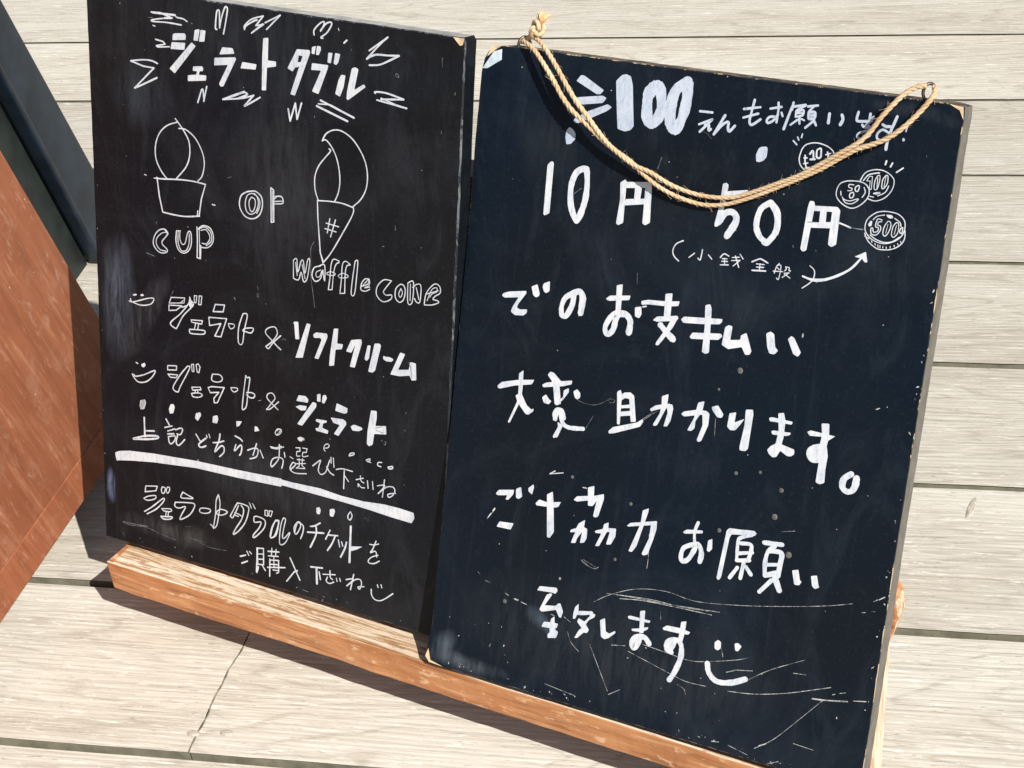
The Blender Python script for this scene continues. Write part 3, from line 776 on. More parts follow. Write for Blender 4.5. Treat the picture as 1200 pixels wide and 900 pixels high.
RIGHT_WRITING = [
("lettering", "T", """
f 0 766 4476 789 4477 944 4398 920 4368 893 4366 737 4434
f 0 738 4315 763 4329 939 4362 969 4349 945 4314 769 4279
f 0 743 4167 755 4189 848 4248 982 4311 1014 4294 979 4264 801 4166 759 4155
f 0 720 4124 745 4114 769 4087 771 4049 742 4012 709 4005 696 4056 701 4099
f 0 1024 4470 1061 4512 1092 4523 1126 4512 1146 4456 1184 4191 1163 4163 1123 4149 1070 4159 1044 4325
s 71.5 1322 4478 1267 4417 1264 4320 1277 4246 1307 4225
s 71.5 1322 4478 1349 4440 1362 4316 1337 4246 1307 4225
s 71.0 1527 4528 1455 4466 1428 4350 1440 4243 1464 4211
s 71.0 1527 4528 1535 4422 1520 4304 1489 4225 1464 4211
"""),
("lettering", "T", """
l 17.7 1635 4351 1720 4354
l 16.3 1639 4267 1667 4281
s 17.7 1667 4281 1719 4307 1723 4306 1649 4220
s 17.7 1679 4269 1705 4272 1709 4238 1723 4247
l 19.1 1809 4348 1747 4217
s 19.2 1747 4217 1802 4289 1836 4307 1838 4270 1851 4251 1883 4290
s 17.5 1994 4471 1982 4385 1977 4330 1996 4312 2048 4354
l 16.1 1929 4404 2037 4430
l 16.1 1933 4350 2029 4388
l 16.0 2105 4430 2177 4450
s 16.0 2153 4474 2158 4429 2156 4349
s 16.0 2151 4384 2109 4378 2091 4355 2100 4338 2133 4358 2157 4395 2160 4399
s 14.5 2181 4415 2191 4393
l 15.9 2251 4488 2246 4440
l 17.4 2250 4461 2332 4482
l 18.9 2244 4457 2209 4314
s 17.4 2329 4478 2284 4445 2277 4424
s 14.5 2277 4424 2319 4450 2320 4417 2276 4401
l 14.5 2275 4437 2276 4401
l 11.6 2277 4421 2318 4430
l 14.5 2301 4404 2307 4361
l 13.0 2293 4386 2249 4346
l 13.0 2316 4393 2335 4386
l 15.9 2347 4475 2411 4490
s 14.4 2385 4479 2358 4442 2361 4402
s 21.7 2362 4442 2397 4444 2398 4407 2364 4402
l 18.8 2372 4423 2392 4426
l 15.9 2391 4386 2348 4341
l 15.9 2396 4397 2415 4366
l 11.6 2283 4250 2308 4229
l 10.2 2307 4277 2317 4260
l 10.1 2336 4301 2333 4277
f 0 2062 4171 2078 4183 2115 4189 2122 4172 2121 4124 2104 4098 2077 4084 2056 4084 2048 4128
"""),
("coin_drawing", "W", """
s 7.8 2346 4206 2371 4239 2432 4258 2500 4249 2545 4224 2563 4190 2562 4165
s 7.8 2346 4206 2336 4149 2352 4102 2400 4067 2413 4062
s 13.9 2402 4184 2418 4205 2429 4158
l 13.9 2409 4150 2438 4155
s 11.3 2465 4228 2445 4213 2449 4169 2473 4173 2470 4225
s 11.3 2372 4170 2379 4122 2402 4085 2440 4083
l 8.7 2366 4153 2387 4156
l 8.7 2369 4117 2396 4125
l 8.7 2384 4091 2412 4099
s 11.3 2514 4211 2523 4176 2522 4127 2504 4104
l 8.7 2504 4193 2531 4205
l 8.7 2510 4154 2534 4157
"""),
("lettering", "T", """
l 20.7 2492 4449 2492 4391
s 20.7 2572 4452 2582 4425 2569 4390
s 17.2 2674 4484 2669 4437 2689 4428 2765 4440
l 17.2 2750 4483 2750 4428
l 15.5 2773 4467 2726 4401
s 15.5 2708 4410 2726 4395 2778 4403
s 17.2 2749 4408 2765 4355 2728 4330 2692 4325 2692 4352 2738 4375 2774 4376
l 17.1 2919 4490 2898 4417
s 18.9 2836 4428 2857 4419 2894 4416 2880 4347 2878 4279
s 17.1 2874 4386 2840 4397 2812 4369 2815 4338 2851 4327
s 12.0 2988 4429 2985 4407
f 0 2970 4363 2982 4365 2988 4350 2979 4342 2971 4348
"""),
("scratches", "W", """
l 5.2 2587 4201 2620 4194
"""),
("coin_drawing", "W", """
l 12.2 2893 4210 2889 4188
l 12.2 2932 4202 2923 4179
l 10.7 3002 4182 2965 4150
s 6.9 2745 4060 2765 4109 2794 4134 2842 4149 2894 4146 2941 4121 2960 4089 2953 4038 2924 3991 2885 3963 2850 3954 2809 3962
s 8.4 2767 4070 2791 4106 2825 4122 2860 4131
s 6.9 2870 3988 2913 4017 2930 4059
s 9.2 2843 3999 2864 4006 2882 4009 2854 3998
l 6.9 2821 3978 2845 3977
p 4.6 2802 4101 2820 4103 2824 4022 2811 4022 2810 4073 2787 4070
s 6.1 2852 4112 2839 4078 2842 4028 2860 4031 2868 4075 2866 4114 2852 4112
s 4.6 2854 4101 2858 4038
s 6.1 2904 4123 2887 4092 2888 4042 2902 4041 2919 4075 2916 4118 2904 4123
s 4.6 2904 4116 2901 4048
"""),
("coin_drawing", "W", """
s 6.9 2695 4057 2743 4059 2785 4048 2811 4016 2811 3973 2787 3933 2748 3898 2706 3886 2651 3905 2612 3942 2606 3985 2622 4027 2656 4048 2695 4057
s 6.9 2675 4053 2703 4057
s 6.9 2710 4033 2681 4031 2681 4014 2702 4010 2697 3995 2677 3992
s 6.9 2739 4034 2723 4020 2725 3999 2741 3998 2747 4028 2739 4034
s 6.9 2706 3985 2693 3973 2696 3951 2711 3952 2719 3970 2713 3985 2706 3985
s 6.9 2777 4027 2789 3998 2774 3964
l 6.9 2633 3981 2638 3957
s 6.2 2647 3947 2672 3915 2716 3915 2752 3946 2741 3948 2703 3931 2666 3932 2647 3947
"""),
("coin_drawing", "W", """
s 6.9 2952 3902 3011 3897 3055 3868 3069 3827 3062 3776 3029 3734 2975 3704 2925 3699 2871 3715 2829 3752 2819 3794 2831 3839 2875 3882 2917 3898 2952 3902
s 6.9 2823 3744 2852 3698 2908 3663 2953 3660 3009 3673 3055 3706 3077 3750 3073 3799
s 6.9 2859 3739 2900 3717 2953 3707 3002 3719 3044 3755
s 6.9 2864 3837 2886 3862 2931 3877
s 6.9 2998 3866 3033 3847 3044 3823
f 0 2940 3882 2977 3884 2990 3868 2970 3860 2951 3866
f 0 2847 3827 2860 3829 2860 3797 2845 3789 2836 3800
s 6.9 3056 3818 3043 3809 3041 3787 3056 3782 3056 3815
s 6.9 2921 3843 2892 3845 2885 3797 2903 3793 2903 3771 2879 3760 2868 3784 2858 3778 2866 3747 2896 3745 2917 3774 2917 3802 2897 3810 2902 3829 2919 3832
s 6.1 2958 3842 2941 3807 2937 3763 2951 3747 2969 3768 2980 3813 2973 3840 2958 3842
l 3.8 2961 3824 2955 3765
s 6.1 3012 3843 2995 3815 2992 3764 3008 3749 3029 3778 3030 3821 3023 3841 3012 3843
l 3.8 3015 3826 3009 3767
l 4.6 2826 3726 2856 3716
l 4.6 2845 3718 2857 3713
l 5.4 2873 3705 2878 3695
l 5.4 2897 3691 2902 3681
l 5.4 2916 3686 2921 3669
l 5.4 2931 3685 2933 3668
l 5.4 2950 3681 2951 3671
l 5.4 2971 3681 2973 3671
l 5.4 2996 3689 2997 3678
l 5.4 3019 3700 3022 3690
l 5.4 3039 3714 3044 3704
l 5.4 3054 3731 3061 3722
"""),
("smear", "F", """
s 10.9 2449 3752 2523 3760 2632 3781 2693 3775
s 3.9 2693 3775 2746 3764 2805 3762
"""),
("lettering", "W", """
f 0 601 3869 620 3878 631 3865 634 3521 597 3499 588 3510 584 3845
s 43.8 883 3845 858 3861 804 3825 776 3733 784 3620 811 3545 840 3506
s 42.0 878 3862 892 3768 890 3655 864 3545 840 3501
f 0 1133 3809 1168 3836 1179 3819 1179 3778 1184 3544 1149 3521 1133 3532 1144 3694
f 0 1156 3817 1339 3843 1360 3831 1352 3806 1179 3779
f 0 1315 3828 1360 3831 1376 3575 1342 3552 1322 3562
f 0 1183 3705 1334 3731 1338 3695 1179 3661
f 0 1242 3800 1291 3796 1288 3712 1244 3706
"""),
("lettering", "W", """
f 0 1852 3911 1875 3920 1892 3908 1885 3814 1877 3719 1876 3691 1854 3630 1833 3622 1826 3635 1846 3770
f 0 1883 3865 2027 3896 2011 3857 1882 3832
s 41.4 1851 3654 1892 3721 1934 3737 1967 3715 1968 3668 1921 3575
s 40.9 2188 3838 2128 3787 2111 3682 2142 3612 2185 3582
s 42.9 2188 3838 2240 3777 2250 3667 2204 3585 2180 3579
f 0 2443 3890 2471 3892 2481 3866 2464 3573 2440 3560 2424 3576 2435 3845
f 0 2461 3863 2627 3880 2648 3861 2647 3842 2595 3843 2475 3831
f 0 2596 3870 2648 3861 2652 3642 2623 3621 2599 3633
f 0 2438 3749 2605 3779 2610 3740 2436 3717
f 0 2519 3849 2561 3851 2565 3761 2522 3756
s 11.6 2632 3785 2670 3778 2728 3764
s 7.8 2502 3479 2534 3455 2539 3414 2521 3374 2471 3327
"""),
("arrow", "W", """
s 13.6 2465 3404 2518 3395 2593 3405 2681 3444 2766 3505 2831 3595
s 7.8 2470 3402 2539 3386 2612 3402 2708 3454 2783 3517 2835 3600
f 0 2849 3630 2780 3586 2805 3584 2828 3585 2850 3561 2868 3564
"""),
("lettering", "W", """
s 9.0 1626 3496 1579 3466 1561 3420 1574 3383 1610 3356
l 7.9 1715 3427 1679 3392
s 8.9 1767 3459 1760 3391 1742 3398
l 7.9 1812 3432 1839 3408
s 8.9 1896 3429 1919 3457 1953 3448
l 7.9 1911 3424 1943 3428
l 7.9 1909 3406 1948 3411
l 6.9 1926 3429 1931 3387
l 8.9 1902 3381 1957 3390
l 7.9 2028 3473 2052 3446
l 6.9 1978 3443 2026 3453
l 6.9 1976 3422 2034 3434
l 7.9 1998 3456 2030 3386
l 6.9 2029 3428 1990 3388
s 9.8 2115 3438 2162 3465 2181 3464 2222 3449
l 7.9 2147 3430 2200 3434
l 7.9 2150 3409 2198 3415
l 7.8 2171 3434 2172 3390
l 9.8 2122 3383 2215 3394
s 6.8 2299 3459 2283 3435 2274 3391
s 6.8 2291 3445 2312 3444 2308 3359 2293 3361
l 6.9 2265 3403 2329 3410
s 6.8 2288 3429 2304 3420
s 6.8 2344 3445 2350 3432 2341 3417
s 6.8 2344 3443 2368 3443 2369 3424 2380 3424
l 6.8 2340 3402 2373 3410
l 6.8 2371 3410 2330 3372
l 6.8 2341 3398 2382 3377
"""),
("lettering", "W", """
f 0 339 2906 382 2925 516 2954 518 2937 463 2852 454 2825 478 2814 536 2825 535 2799 510 2776 444 2767 410 2786 421 2824 461 2898 353 2876 330 2886
f 0 552 2991 596 3016 619 2957 618 2937 595 2921 571 2933
f 0 644 3031 689 3054 693 2986 670 2965 650 2973 637 3006
s 39.3 812 2831 840 2841 875 2924 877 3004
s 37.0 882 3005 821 2964 796 2899 802 2839 814 2833
s 45.2 866 2997 918 3022 947 2987 946 2917 943 2876
f 0 1188 3115 1231 3130 1238 2941 1201 2919
f 0 1118 3008 1147 3036 1297 3063 1290 3030 1141 2998
s 36.6 1222 2938 1169 2888 1136 2812 1157 2766 1195 2803 1208 2876 1224 2919
s 42.7 1219 2923 1276 2928 1312 2895 1317 2847 1312 2806
f 0 1337 2989 1383 3003 1391 2950 1377 2920 1345 2927
l 10.1 1393 3003 1418 3011
"""),
("lettering", "W", """
f 0 1378 3041 1428 3058 1551 3070 1652 3089 1646 3055 1576 3039 1432 3027 1383 3015
f 0 1545 3121 1595 3133 1599 2974 1552 2966
f 0 1476 2925 1503 2956 1649 2989 1658 2971 1643 2953 1508 2921
f 0 1610 2967 1657 2981 1624 2901 1537 2762 1515 2761 1519 2782 1583 2898
s 44.4 1536 2903 1588 2859 1636 2824
f 0 1675 2969 1695 2992 1845 3011 1964 3026 1964 3005 1949 2987 1830 2966 1695 2949
f 0 1834 3096 1867 3109 1881 3081 1900 2783 1876 2770 1850 2778 1848 2948
f 0 1750 2863 1768 2896 1967 2927 1979 2910 1953 2881 1764 2852
f 0 1990 2976 2013 2995 2040 2990 2036 2897 2104 2911 2105 2942 2141 2966 2191 2850 2180 2824 2151 2818 2120 2865 2029 2833 1981 2853
f 0 2274 2987 2303 3007 2329 2993 2346 2910 2370 2890 2347 2860 2313 2860 2293 2899
f 0 2424 2978 2444 3004 2465 2995 2523 2906 2506 2876 2473 2887
"""),
("lettering", "W", """
f 0 361 2236 392 2269 525 2312 644 2336 627 2299 496 2264 381 2217 363 2220
f 0 520 2358 553 2388 559 2256 557 2214 605 2140 644 2117 659 2130 659 2107 623 2075 600 2076 545 2132 529 2218
f 0 509 2193 545 2222 547 2149 484 1985 467 1986 527 2155
f 0 743 2393 760 2420 788 2418 849 2368 934 2391 932 2363 869 2336 717 2297 707 2313 736 2334 784 2350
f 0 792 2325 840 2341 866 2208 835 2189 817 2196
f 0 877 2307 913 2332 918 2305 879 2240 861 2221 855 2235 877 2260
f 0 716 2224 745 2251 770 2222 791 2211 774 2184 735 2186
f 0 950 2315 978 2338 1005 2313 1007 2283 987 2263 966 2274
s 33.5 835 2090 825 2124 844 2158 877 2157 899 2109
s 31.4 868 2144 892 2076 944 2051 1053 2065
f 0 853 2073 899 2057 865 1961 833 1950 829 1963 862 2039
f 0 817 2102 843 2170 864 2175 850 2099 831 2073 816 2079
f 0 1277 2381 1301 2401 1315 2373 1323 2155 1302 2154
f 0 1301 2355 1330 2387 1376 2398 1405 2380 1439 2201 1401 2190 1372 2350 1339 2350 1311 2322
l 24.7 1321 2283 1393 2303
l 35.0 1321 2232 1399 2254
f 0 1244 2090 1275 2127 1448 2198 1487 2232 1494 2213 1473 2173 1290 2086 1250 2074
"""),
("lettering", "W", """
f 0 1606 2419 1652 2444 1652 2384 1651 2354 1595 2210 1575 2200 1564 2208 1605 2298 1611 2355
f 0 1530 2312 1568 2346 1648 2375 1689 2377 1698 2349 1688 2261 1668 2218 1642 2212 1661 2315 1652 2346 1582 2319 1540 2297
f 0 1869 2430 1912 2449 1906 2378 1865 2299 1866 2249 1844 2224 1815 2223 1852 2317
f 0 1758 2326 1776 2348 1875 2382 1936 2385 1958 2370 1959 2290 1923 2171 1904 2159 1890 2169 1919 2281 1909 2354 1781 2313
f 0 1967 2421 2010 2441 2056 2386 2046 2361 2016 2357 1975 2398
f 0 2096 2404 2142 2421 2139 2349 2204 2388 2184 2349 2151 2297 2116 2290 2091 2309
f 0 2205 2453 2254 2463 2261 2430 2255 2191 2238 2170 2198 2168 2195 2193 2210 2345
"""),
("lettering", "W", """
f 0 2428 2476 2466 2487 2484 2434 2486 2320 2479 2272 2569 2256 2573 2225 2553 2205 2526 2202 2476 2228 2455 2179 2429 2171 2400 2190 2386 2214 2409 2247 2438 2268 2447 2357
f 0 2370 2432 2391 2441 2533 2440 2530 2419 2377 2411
f 0 2397 2346 2413 2354 2531 2364 2528 2349 2503 2335 2407 2325
f 0 2725 2471 2776 2480 2788 2387 2780 2331 2797 2262 2794 2170 2800 2080 2769 2062 2741 2071 2743 2213 2732 2320 2739 2395
f 0 2638 2395 2660 2409 2827 2405 2807 2387 2776 2358 2763 2386 2657 2372
s 83.2 2733 2284 2703 2268 2701 2250 2716 2244 2736 2258
f 0 2658 2267 2683 2314 2734 2335 2762 2236 2726 2205 2699 2203 2669 2224
s 42.4 2967 2179 2925 2137 2922 2081 2954 2057 2988 2070 3004 2110 3006 2161
"""),
("lettering", "W", """
f 0 426 1436 448 1471 570 1500 566 1464 530 1413 508 1412 520 1447 446 1429
f 0 584 1510 622 1534 639 1464 610 1439 590 1446
f 0 679 1538 718 1577 724 1555 714 1497 684 1516
f 0 478 1236 592 1249 572 1196 457 1191
f 0 830 1527 873 1559 889 1471 914 1264 886 1211 864 1213
f 0 748 1442 776 1476 839 1470 945 1498 927 1456 892 1442 756 1427
f 0 1138 1653 1186 1676 1190 1602 1264 1634 1268 1597 1239 1462 1220 1448 1200 1453 1214 1573 1189 1526 1153 1521
f 0 1039 1536 1062 1569 1192 1605 1196 1574 1067 1531
f 0 1097 1374 1144 1413 1141 1356 1167 1351 1171 1281 1154 1244 1122 1233 1130 1318 1097 1262 1089 1225 1053 1216 1070 1279 1080 1305 1038 1293 1042 1314 1083 1336
f 0 1289 1416 1324 1439 1325 1396 1384 1407 1385 1347 1357 1281 1321 1272 1340 1371 1317 1365 1270 1247 1240 1240 1277 1343 1229 1337 1227 1352 1285 1380
f 0 1565 1586 1609 1613 1607 1582 1550 1319 1520 1267 1494 1267 1560 1484
f 0 1461 1447 1484 1474 1677 1536 1675 1507 1475 1445
f 0 1638 1520 1679 1536 1682 1480 1669 1407 1638 1278 1604 1263 1594 1274 1635 1399
l 7.0 835 1683 875 1714
l 7.0 835 1683 938 1714
l 7.2 383 1245 403 1280
l 8.3 416 1302 430 1326
l 6.9 1100 1644 1127 1645
"""),
("lettering", "W", """
s 24.6 1976 1598 1959 1526 1969 1446
f 0 1874 1505 1901 1530 2015 1551 2018 1531 1889 1496
s 33.0 1970 1441 1897 1396 1882 1330 1899 1297 1938 1323 1970 1394 1985 1445 2013 1426 2027 1377 2021 1324
f 0 2062 1490 2091 1510 2098 1437 2078 1409 2061 1417
f 0 2183 1593 2201 1616 2231 1617 2225 1583 2210 1548 2187 1253 2171 1228 2155 1239
l 36.7 2214 1595 2373 1620
s 24.4 2365 1608 2289 1568 2273 1533 2280 1402
s 26.5 2294 1529 2364 1536 2371 1487 2359 1422
l 26.6 2284 1454 2381 1484
l 26.6 2280 1402 2369 1425
l 26.6 2332 1399 2322 1283
l 26.7 2292 1353 2247 1268
l 28.7 2351 1373 2392 1328
l 32.5 2455 1575 2578 1591
s 30.4 2531 1569 2488 1517 2479 1433 2488 1353
s 34.5 2507 1527 2581 1531 2583 1450 2579 1367
l 28.5 2500 1428 2578 1448
l 36.8 2491 1349 2576 1387
l 30.6 2540 1326 2467 1224
l 40.8 2562 1347 2602 1270
f 0 2670 1432 2712 1448 2732 1377 2746 1370 2732 1341 2698 1337
f 0 2802 1426 2842 1441 2861 1376 2870 1363 2841 1343 2819 1359
"""),
("lettering", "W", """
f 0 830 794 846 831 981 854 991 832 975 805 946 808
f 0 941 802 953 794 901 697 990 716 1000 735 1021 746 1050 688 1039 635 1022 638 993 686 884 642 862 653 909 782
f 0 962 608 988 635 993 584 1022 586 1014 551 998 541 1029 522 1017 474 950 455 947 482 962 503 958 535 893 528 908 571 959 580
f 0 1140 751 1164 780 1169 721 1150 661 1131 655 1131 699
l 28.0 1161 708 1270 738
f 0 1248 737 1302 736 1296 712 1255 679 1236 641 1265 605 1249 576 1227 577 1182 521 1158 514 1187 583 1207 605 1166 643 1176 673 1223 659 1262 714
f 0 1341 703 1377 729 1394 630 1423 622 1464 655 1469 640 1421 588 1390 569 1361 582
f 0 1546 792 1567 800 1720 803 1711 784 1554 773
f 0 1634 854 1671 868 1678 699 1646 690
f 0 1584 705 1642 724 1709 753 1706 734 1661 700 1591 691
s 40.4 1729 632 1687 669 1624 651 1602 602 1617 568 1640 602 1653 638
"""),
("lettering", "W", """
f 0 1813 775 1844 803 1939 810 2020 801 2007 779 1923 768 1822 763
f 0 1944 858 1982 873 1980 784 1968 706 1936 707 1942 784
s 33.9 1888 618 1911 690 1894 701 1862 654 1888 618
s 38.1 1899 616 1865 633 1869 688 1929 716 1966 684 1972 589 1939 471 1909 407
f 0 2202 778 2225 803 2249 791 2251 744 2230 724 2208 732
f 0 2344 808 2368 820 2397 802 2376 759 2356 758
s 42.1 2171 609 2190 545 2254 499 2356 519 2453 574
"""),
("scratches", "G", """
s 3.0 1663 4225 1701 4216 1735 4186
l 2.6 3133 4280 3137 4271
l 3.7 801 3680 853 3728
l 3.6 1407 4017 1387 3936
s 4.8 2718 3767 2755 3764 2810 3767
l 3.9 2372 3590 2378 3575
l 3.0 1328 3224 1334 3147
l 4.1 1493 2226 1583 2309
l 3.1 1074 2075 1122 2178
s 3.1 987 2263 1054 2248 1140 2260 1220 2313
s 5.2 1222 2303 1225 2319 1263 2321 1260 2300 1228 2294
l 4.1 1487 2232 1553 2292
l 5.0 2004 2350 2013 2222
s 4.7 1160 1119 1213 1103 1270 1082 1253 1072 1203 1082 1169 1115
"""),
]
RIGHT_SCRATCHES = [
("scratches", "S", """
s 4.9 1277 825 1395 912 1585 1006 1804 1047 2025 1034 2306 1082 2579 1147 2910 1240 3102 1309
s 4.9 1369 915 1593 941 1815 957 2032 982 2210 1002
s 7.3 1472 903 1644 935 1889 953 2154 967
s 4.9 1406 920 1691 958 1936 966 2127 989
s 7.4 1451 542 1550 565
s 4.9 1683 613 1884 601 2008 592 2128 610 2359 689 2453 733
s 4.9 1579 531 1748 492 1889 460
s 4.9 1889 460 2028 432 2179 439
l 7.2 2313 585 2391 625
l 7.2 2368 618 2495 648
s 4.8 2474 576 2619 692 2843 830
s 7.3 2342 451 2529 485 2732 551 2885 616 3046 689
l 7.1 2779 715 2865 728
s 14.3 2933 573 3027 589 3169 623
l 9.5 3212 640 3292 660
s 4.8 3005 582 2869 403 2710 201 2583 91
l 9.8 2614 121 2658 149
l 5.0 1283 499 1459 185
s 5.0 1101 549 1135 475 1207 418
s 4.9 1972 390 2024 373 2041 335
s 5.1 965 97 1099 85 1206 76
l 7.0 3175 1266 3196 1272
l 4.6 3237 1290 3258 1296
l 9.3 3238 1360 3263 1380
l 9.2 3272 1383 3307 1411
l 7.1 3065 641 3081 651
l 7.1 3111 665 3149 681
l 9.9 2274 48 2326 59
s 4.9 2395 56 2543 28
l 7.6 649 680 685 674
l 7.5 712 671 758 663
l 7.5 959 642 986 639
s 5.0 1063 651 1119 623
l 4.8 1785 895 1793 835
l 4.8 2254 757 2275 689
l 4.8 2849 213 2990 208
l 7.3 2690 8 2766 50
l 5.0 1469 163 1552 226
"""),
("scratches", "S", """
l 4.8 340 808 362 794
l 4.8 410 758 445 752
l 7.2 579 704 606 694
l 7.2 658 684 690 680
l 4.8 376 1232 432 1318
s 4.7 1145 1111 1198 1081 1260 1074 1282 1092
s 4.6 1645 1175 1646 1268 1633 1428
l 4.4 2560 1679 2654 1707
"""),
]
ROPE_A = [(0.02847, 0.4639, -0.003), (0.03473, 0.46419, 0.003), (0.04167, 0.46167, 0.006), (0.05029, 0.45486, 0.009), (0.06143, 0.44332, 0.011), (0.06884, 0.43353, 0.011), (0.07804, 0.42455, 0.011), (0.0907, 0.41603, 0.0105), (0.10157, 0.40781, 0.009), (0.11109, 0.40229, 0.008), (0.12267, 0.39656, 0.0075), (0.13346, 0.38839, 0.006), (0.14607, 0.38171, 0.005), (0.16012, 0.37756, 0.004), (0.17514, 0.37591, 0.0035), (0.18965, 0.37848, 0.0035), (0.20371, 0.38436, 0.004), (0.21739, 0.39152, 0.0045), (0.23343, 0.40059, 0.005), (0.24927, 0.4101, 0.006), (0.26205, 0.41958, 0.007), (0.27175, 0.42637, 0.008), (0.27986, 0.43017, 0.008), (0.28978, 0.43577, 0.008), (0.29911, 0.44437, 0.008), (0.3064, 0.45359, 0.007), (0.31209, 0.46252, 0.006), (0.31346, 0.46722, 0.004), (0.31102, 0.4698, 0.0)]
ROPE_B = [(0.03829, 0.46789, -0.002), (0.04431, 0.4664, 0.002), (0.0519, 0.46173, 0.006), (0.06255, 0.45187, 0.01), (0.07231, 0.44078, 0.012), (0.08098, 0.43064, 0.012), (0.08916, 0.42267, 0.0115), (0.09739, 0.41416, 0.011), (0.10526, 0.40671, 0.01), (0.11308, 0.40156, 0.0095), (0.12429, 0.39514, 0.008), (0.13653, 0.39177, 0.007), (0.15082, 0.38593, 0.006), (0.16591, 0.38251, 0.005), (0.1807, 0.38194, 0.0045), (0.19515, 0.38419, 0.0045), (0.20924, 0.39036, 0.0055), (0.22017, 0.39594, 0.006), (0.23621, 0.40441, 0.0065), (0.24925, 0.41346, 0.0075), (0.26216, 0.42295, 0.009), (0.27261, 0.43084, 0.0095), (0.27889, 0.43852, 0.009), (0.28398, 0.44759, 0.009), (0.28988, 0.45612, 0.008), (0.29564, 0.46349, 0.006), (0.30228, 0.46837, 0.004), (0.30738, 0.46944, 0.002)]
RIGHT_OUTLINE = [(0.0017, 0.44241), (0.00314, 0.45011), (0.00591, 0.45563), (0.0102, 0.45901), (0.01798, 0.46019), (0.14807, 0.46023), (0.30348, 0.46084), (0.32497, 0.4608), (0.33189, 0.45965), (0.33252, 0.45254), (0.33211, 0.44216), (0.33294, 0.33981), (0.33321, 0.16551), (0.3346, 0.01886), (0.33459, -0.00088), (0.27469, -0.00061), (0.14007, -0.00075), (0.04198, -0.00091), (0.00544, -0.00189), (0.00091, -0.00111), (-0.0043, 0.00298), (-0.00202, 0.01482), (-0.00042, 0.02986), (0.00018, 0.08345), (0.00057, 0.14572), (0.00166, 0.34817), (0.00112, 0.39362)]
LEFT_OUTLINE = [(-0.00058, 0.45945), (0.21607, 0.45815), (0.32248, 0.45769), (0.32844, 0.45784), (0.33058, 0.45469), (0.33038, 0.40961), (0.33066, 0.34279), (0.32894, 0.00077), (0.30215, 0.00142), (0.15677, 0.00133), (0.00058, -0.00098), (0.00085, 0.21392), (0.00061, 0.33628)]

# ------------------------------------------------------------------ ground, deck
bm = bmesh.new()
g = [bm.verts.new(p) for p in ((-400, -400, -0.30), (400, -400, -0.30), (400, 400, -0.30), (-400, 400, -0.30))]
bm.faces.new(g)
tag(obj("ground", bm, M_SOIL), kind='structure')

deck = empty("deck", (0, 0, 0), kind='structure')
SEAM0, PITCH = 2.346078, 0.187014
GAPS = {0: .004, 1: .0056, 2: .0060, 3: .0050, 4: .0066, 5: .0086, 6: .0064, 7: .0084, 8: .0080, 9: .007}
def gap(k): return GAPS.get(k, .004 + .004 * ((k * 37) % 10) / 10)
XB = 3.6
def joint_x(y):     # the one tight butt joint in view, ragged
    t = (y - 0.85) / 0.187
    return -0.5164 + 0.0088 * ((y - 0.851) / 0.134) + 0.0009 * math.sin(t * 11) + 0.0006 * math.sin(t * 31 + 1) + 0.0004 * math.sin(t * 83)

def plank_mesh(x0, x1, y0, y1, seed, left=None, right=None, nx=None, mids=1):
    """plank as a closed bar: long edges wandering a little, upper arrises hanging just over the sides"""
    bm = bmesh.new(); T = 0.032
    nx = nx or max(8, int((x1 - x0) / 0.03))
    prof = [('a', .0016, -T), ('a', .0016, -.0016), ('a', 0, 0)] + [('m', (q + 1) / (mids + 1), 0) for q in range(mids)] + [('b', 0, 0), ('b', -.0010, -.0012), ('b', -.0010, -T)]
    n = len(prof); rows = []
    for i in range(nx + 1):
        r = []
        for kind, d, z in prof:
            x = x0 + (x1 - x0) * i / nx
            y = y0 + d if kind == 'a' else (y1 + d if kind == 'b' else y0 + (y1 - y0) * d)
            if left and i == 0: x = left(y)
            if right and i == nx: x = right(y)
            s_ = 0 if kind == 'a' else 7
            if kind != 'm': y += 0.0006 * noise.noise(Vector((x * 9, seed * 3.1 + s_, 0))) + 0.0006 * noise.noise(Vector((x * 55, seed + s_, 0)))
            r.append(bm.verts.new((x, y, z)))
        rows.append(r)
    for a, b in zip(rows, rows[1:]):
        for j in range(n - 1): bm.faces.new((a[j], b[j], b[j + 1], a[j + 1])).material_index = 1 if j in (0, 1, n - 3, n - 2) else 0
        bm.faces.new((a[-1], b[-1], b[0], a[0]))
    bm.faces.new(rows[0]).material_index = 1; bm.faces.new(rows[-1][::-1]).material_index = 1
    bmesh.ops.recalc_face_normals(bm, faces=bm.faces[:])
    return bm

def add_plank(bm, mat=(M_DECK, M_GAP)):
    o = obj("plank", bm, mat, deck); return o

for k in range(-2, 14):       # the planks in view and just beyond: each with its own outline
    y1 = SEAM0 - PITCH * (k - 1) - gap(k - 1) / 2
    y0 = SEAM0 - PITCH * k + gap(k) / 2
    if k == 8:
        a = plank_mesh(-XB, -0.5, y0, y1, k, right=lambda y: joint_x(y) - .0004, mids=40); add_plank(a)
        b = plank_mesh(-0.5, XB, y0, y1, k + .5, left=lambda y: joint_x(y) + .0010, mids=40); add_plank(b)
    else:
        off = ((k * 53) % 17) / 17 * 1.6
        xj = 1.1 + off
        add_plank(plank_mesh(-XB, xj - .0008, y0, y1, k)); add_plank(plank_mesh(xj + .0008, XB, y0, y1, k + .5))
shared = None
ks = list(range(-34, -2)) + list(range(14, 30))
for k in ks:
    yc = SEAM0 - PITCH * (k - .5)
    if shared is None:
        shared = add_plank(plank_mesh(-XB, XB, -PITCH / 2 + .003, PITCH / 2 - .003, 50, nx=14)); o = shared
    else:
        o = shared.copy(); COL.objects.link(o); o.parent = deck
    o.location = (0, yc, 0)
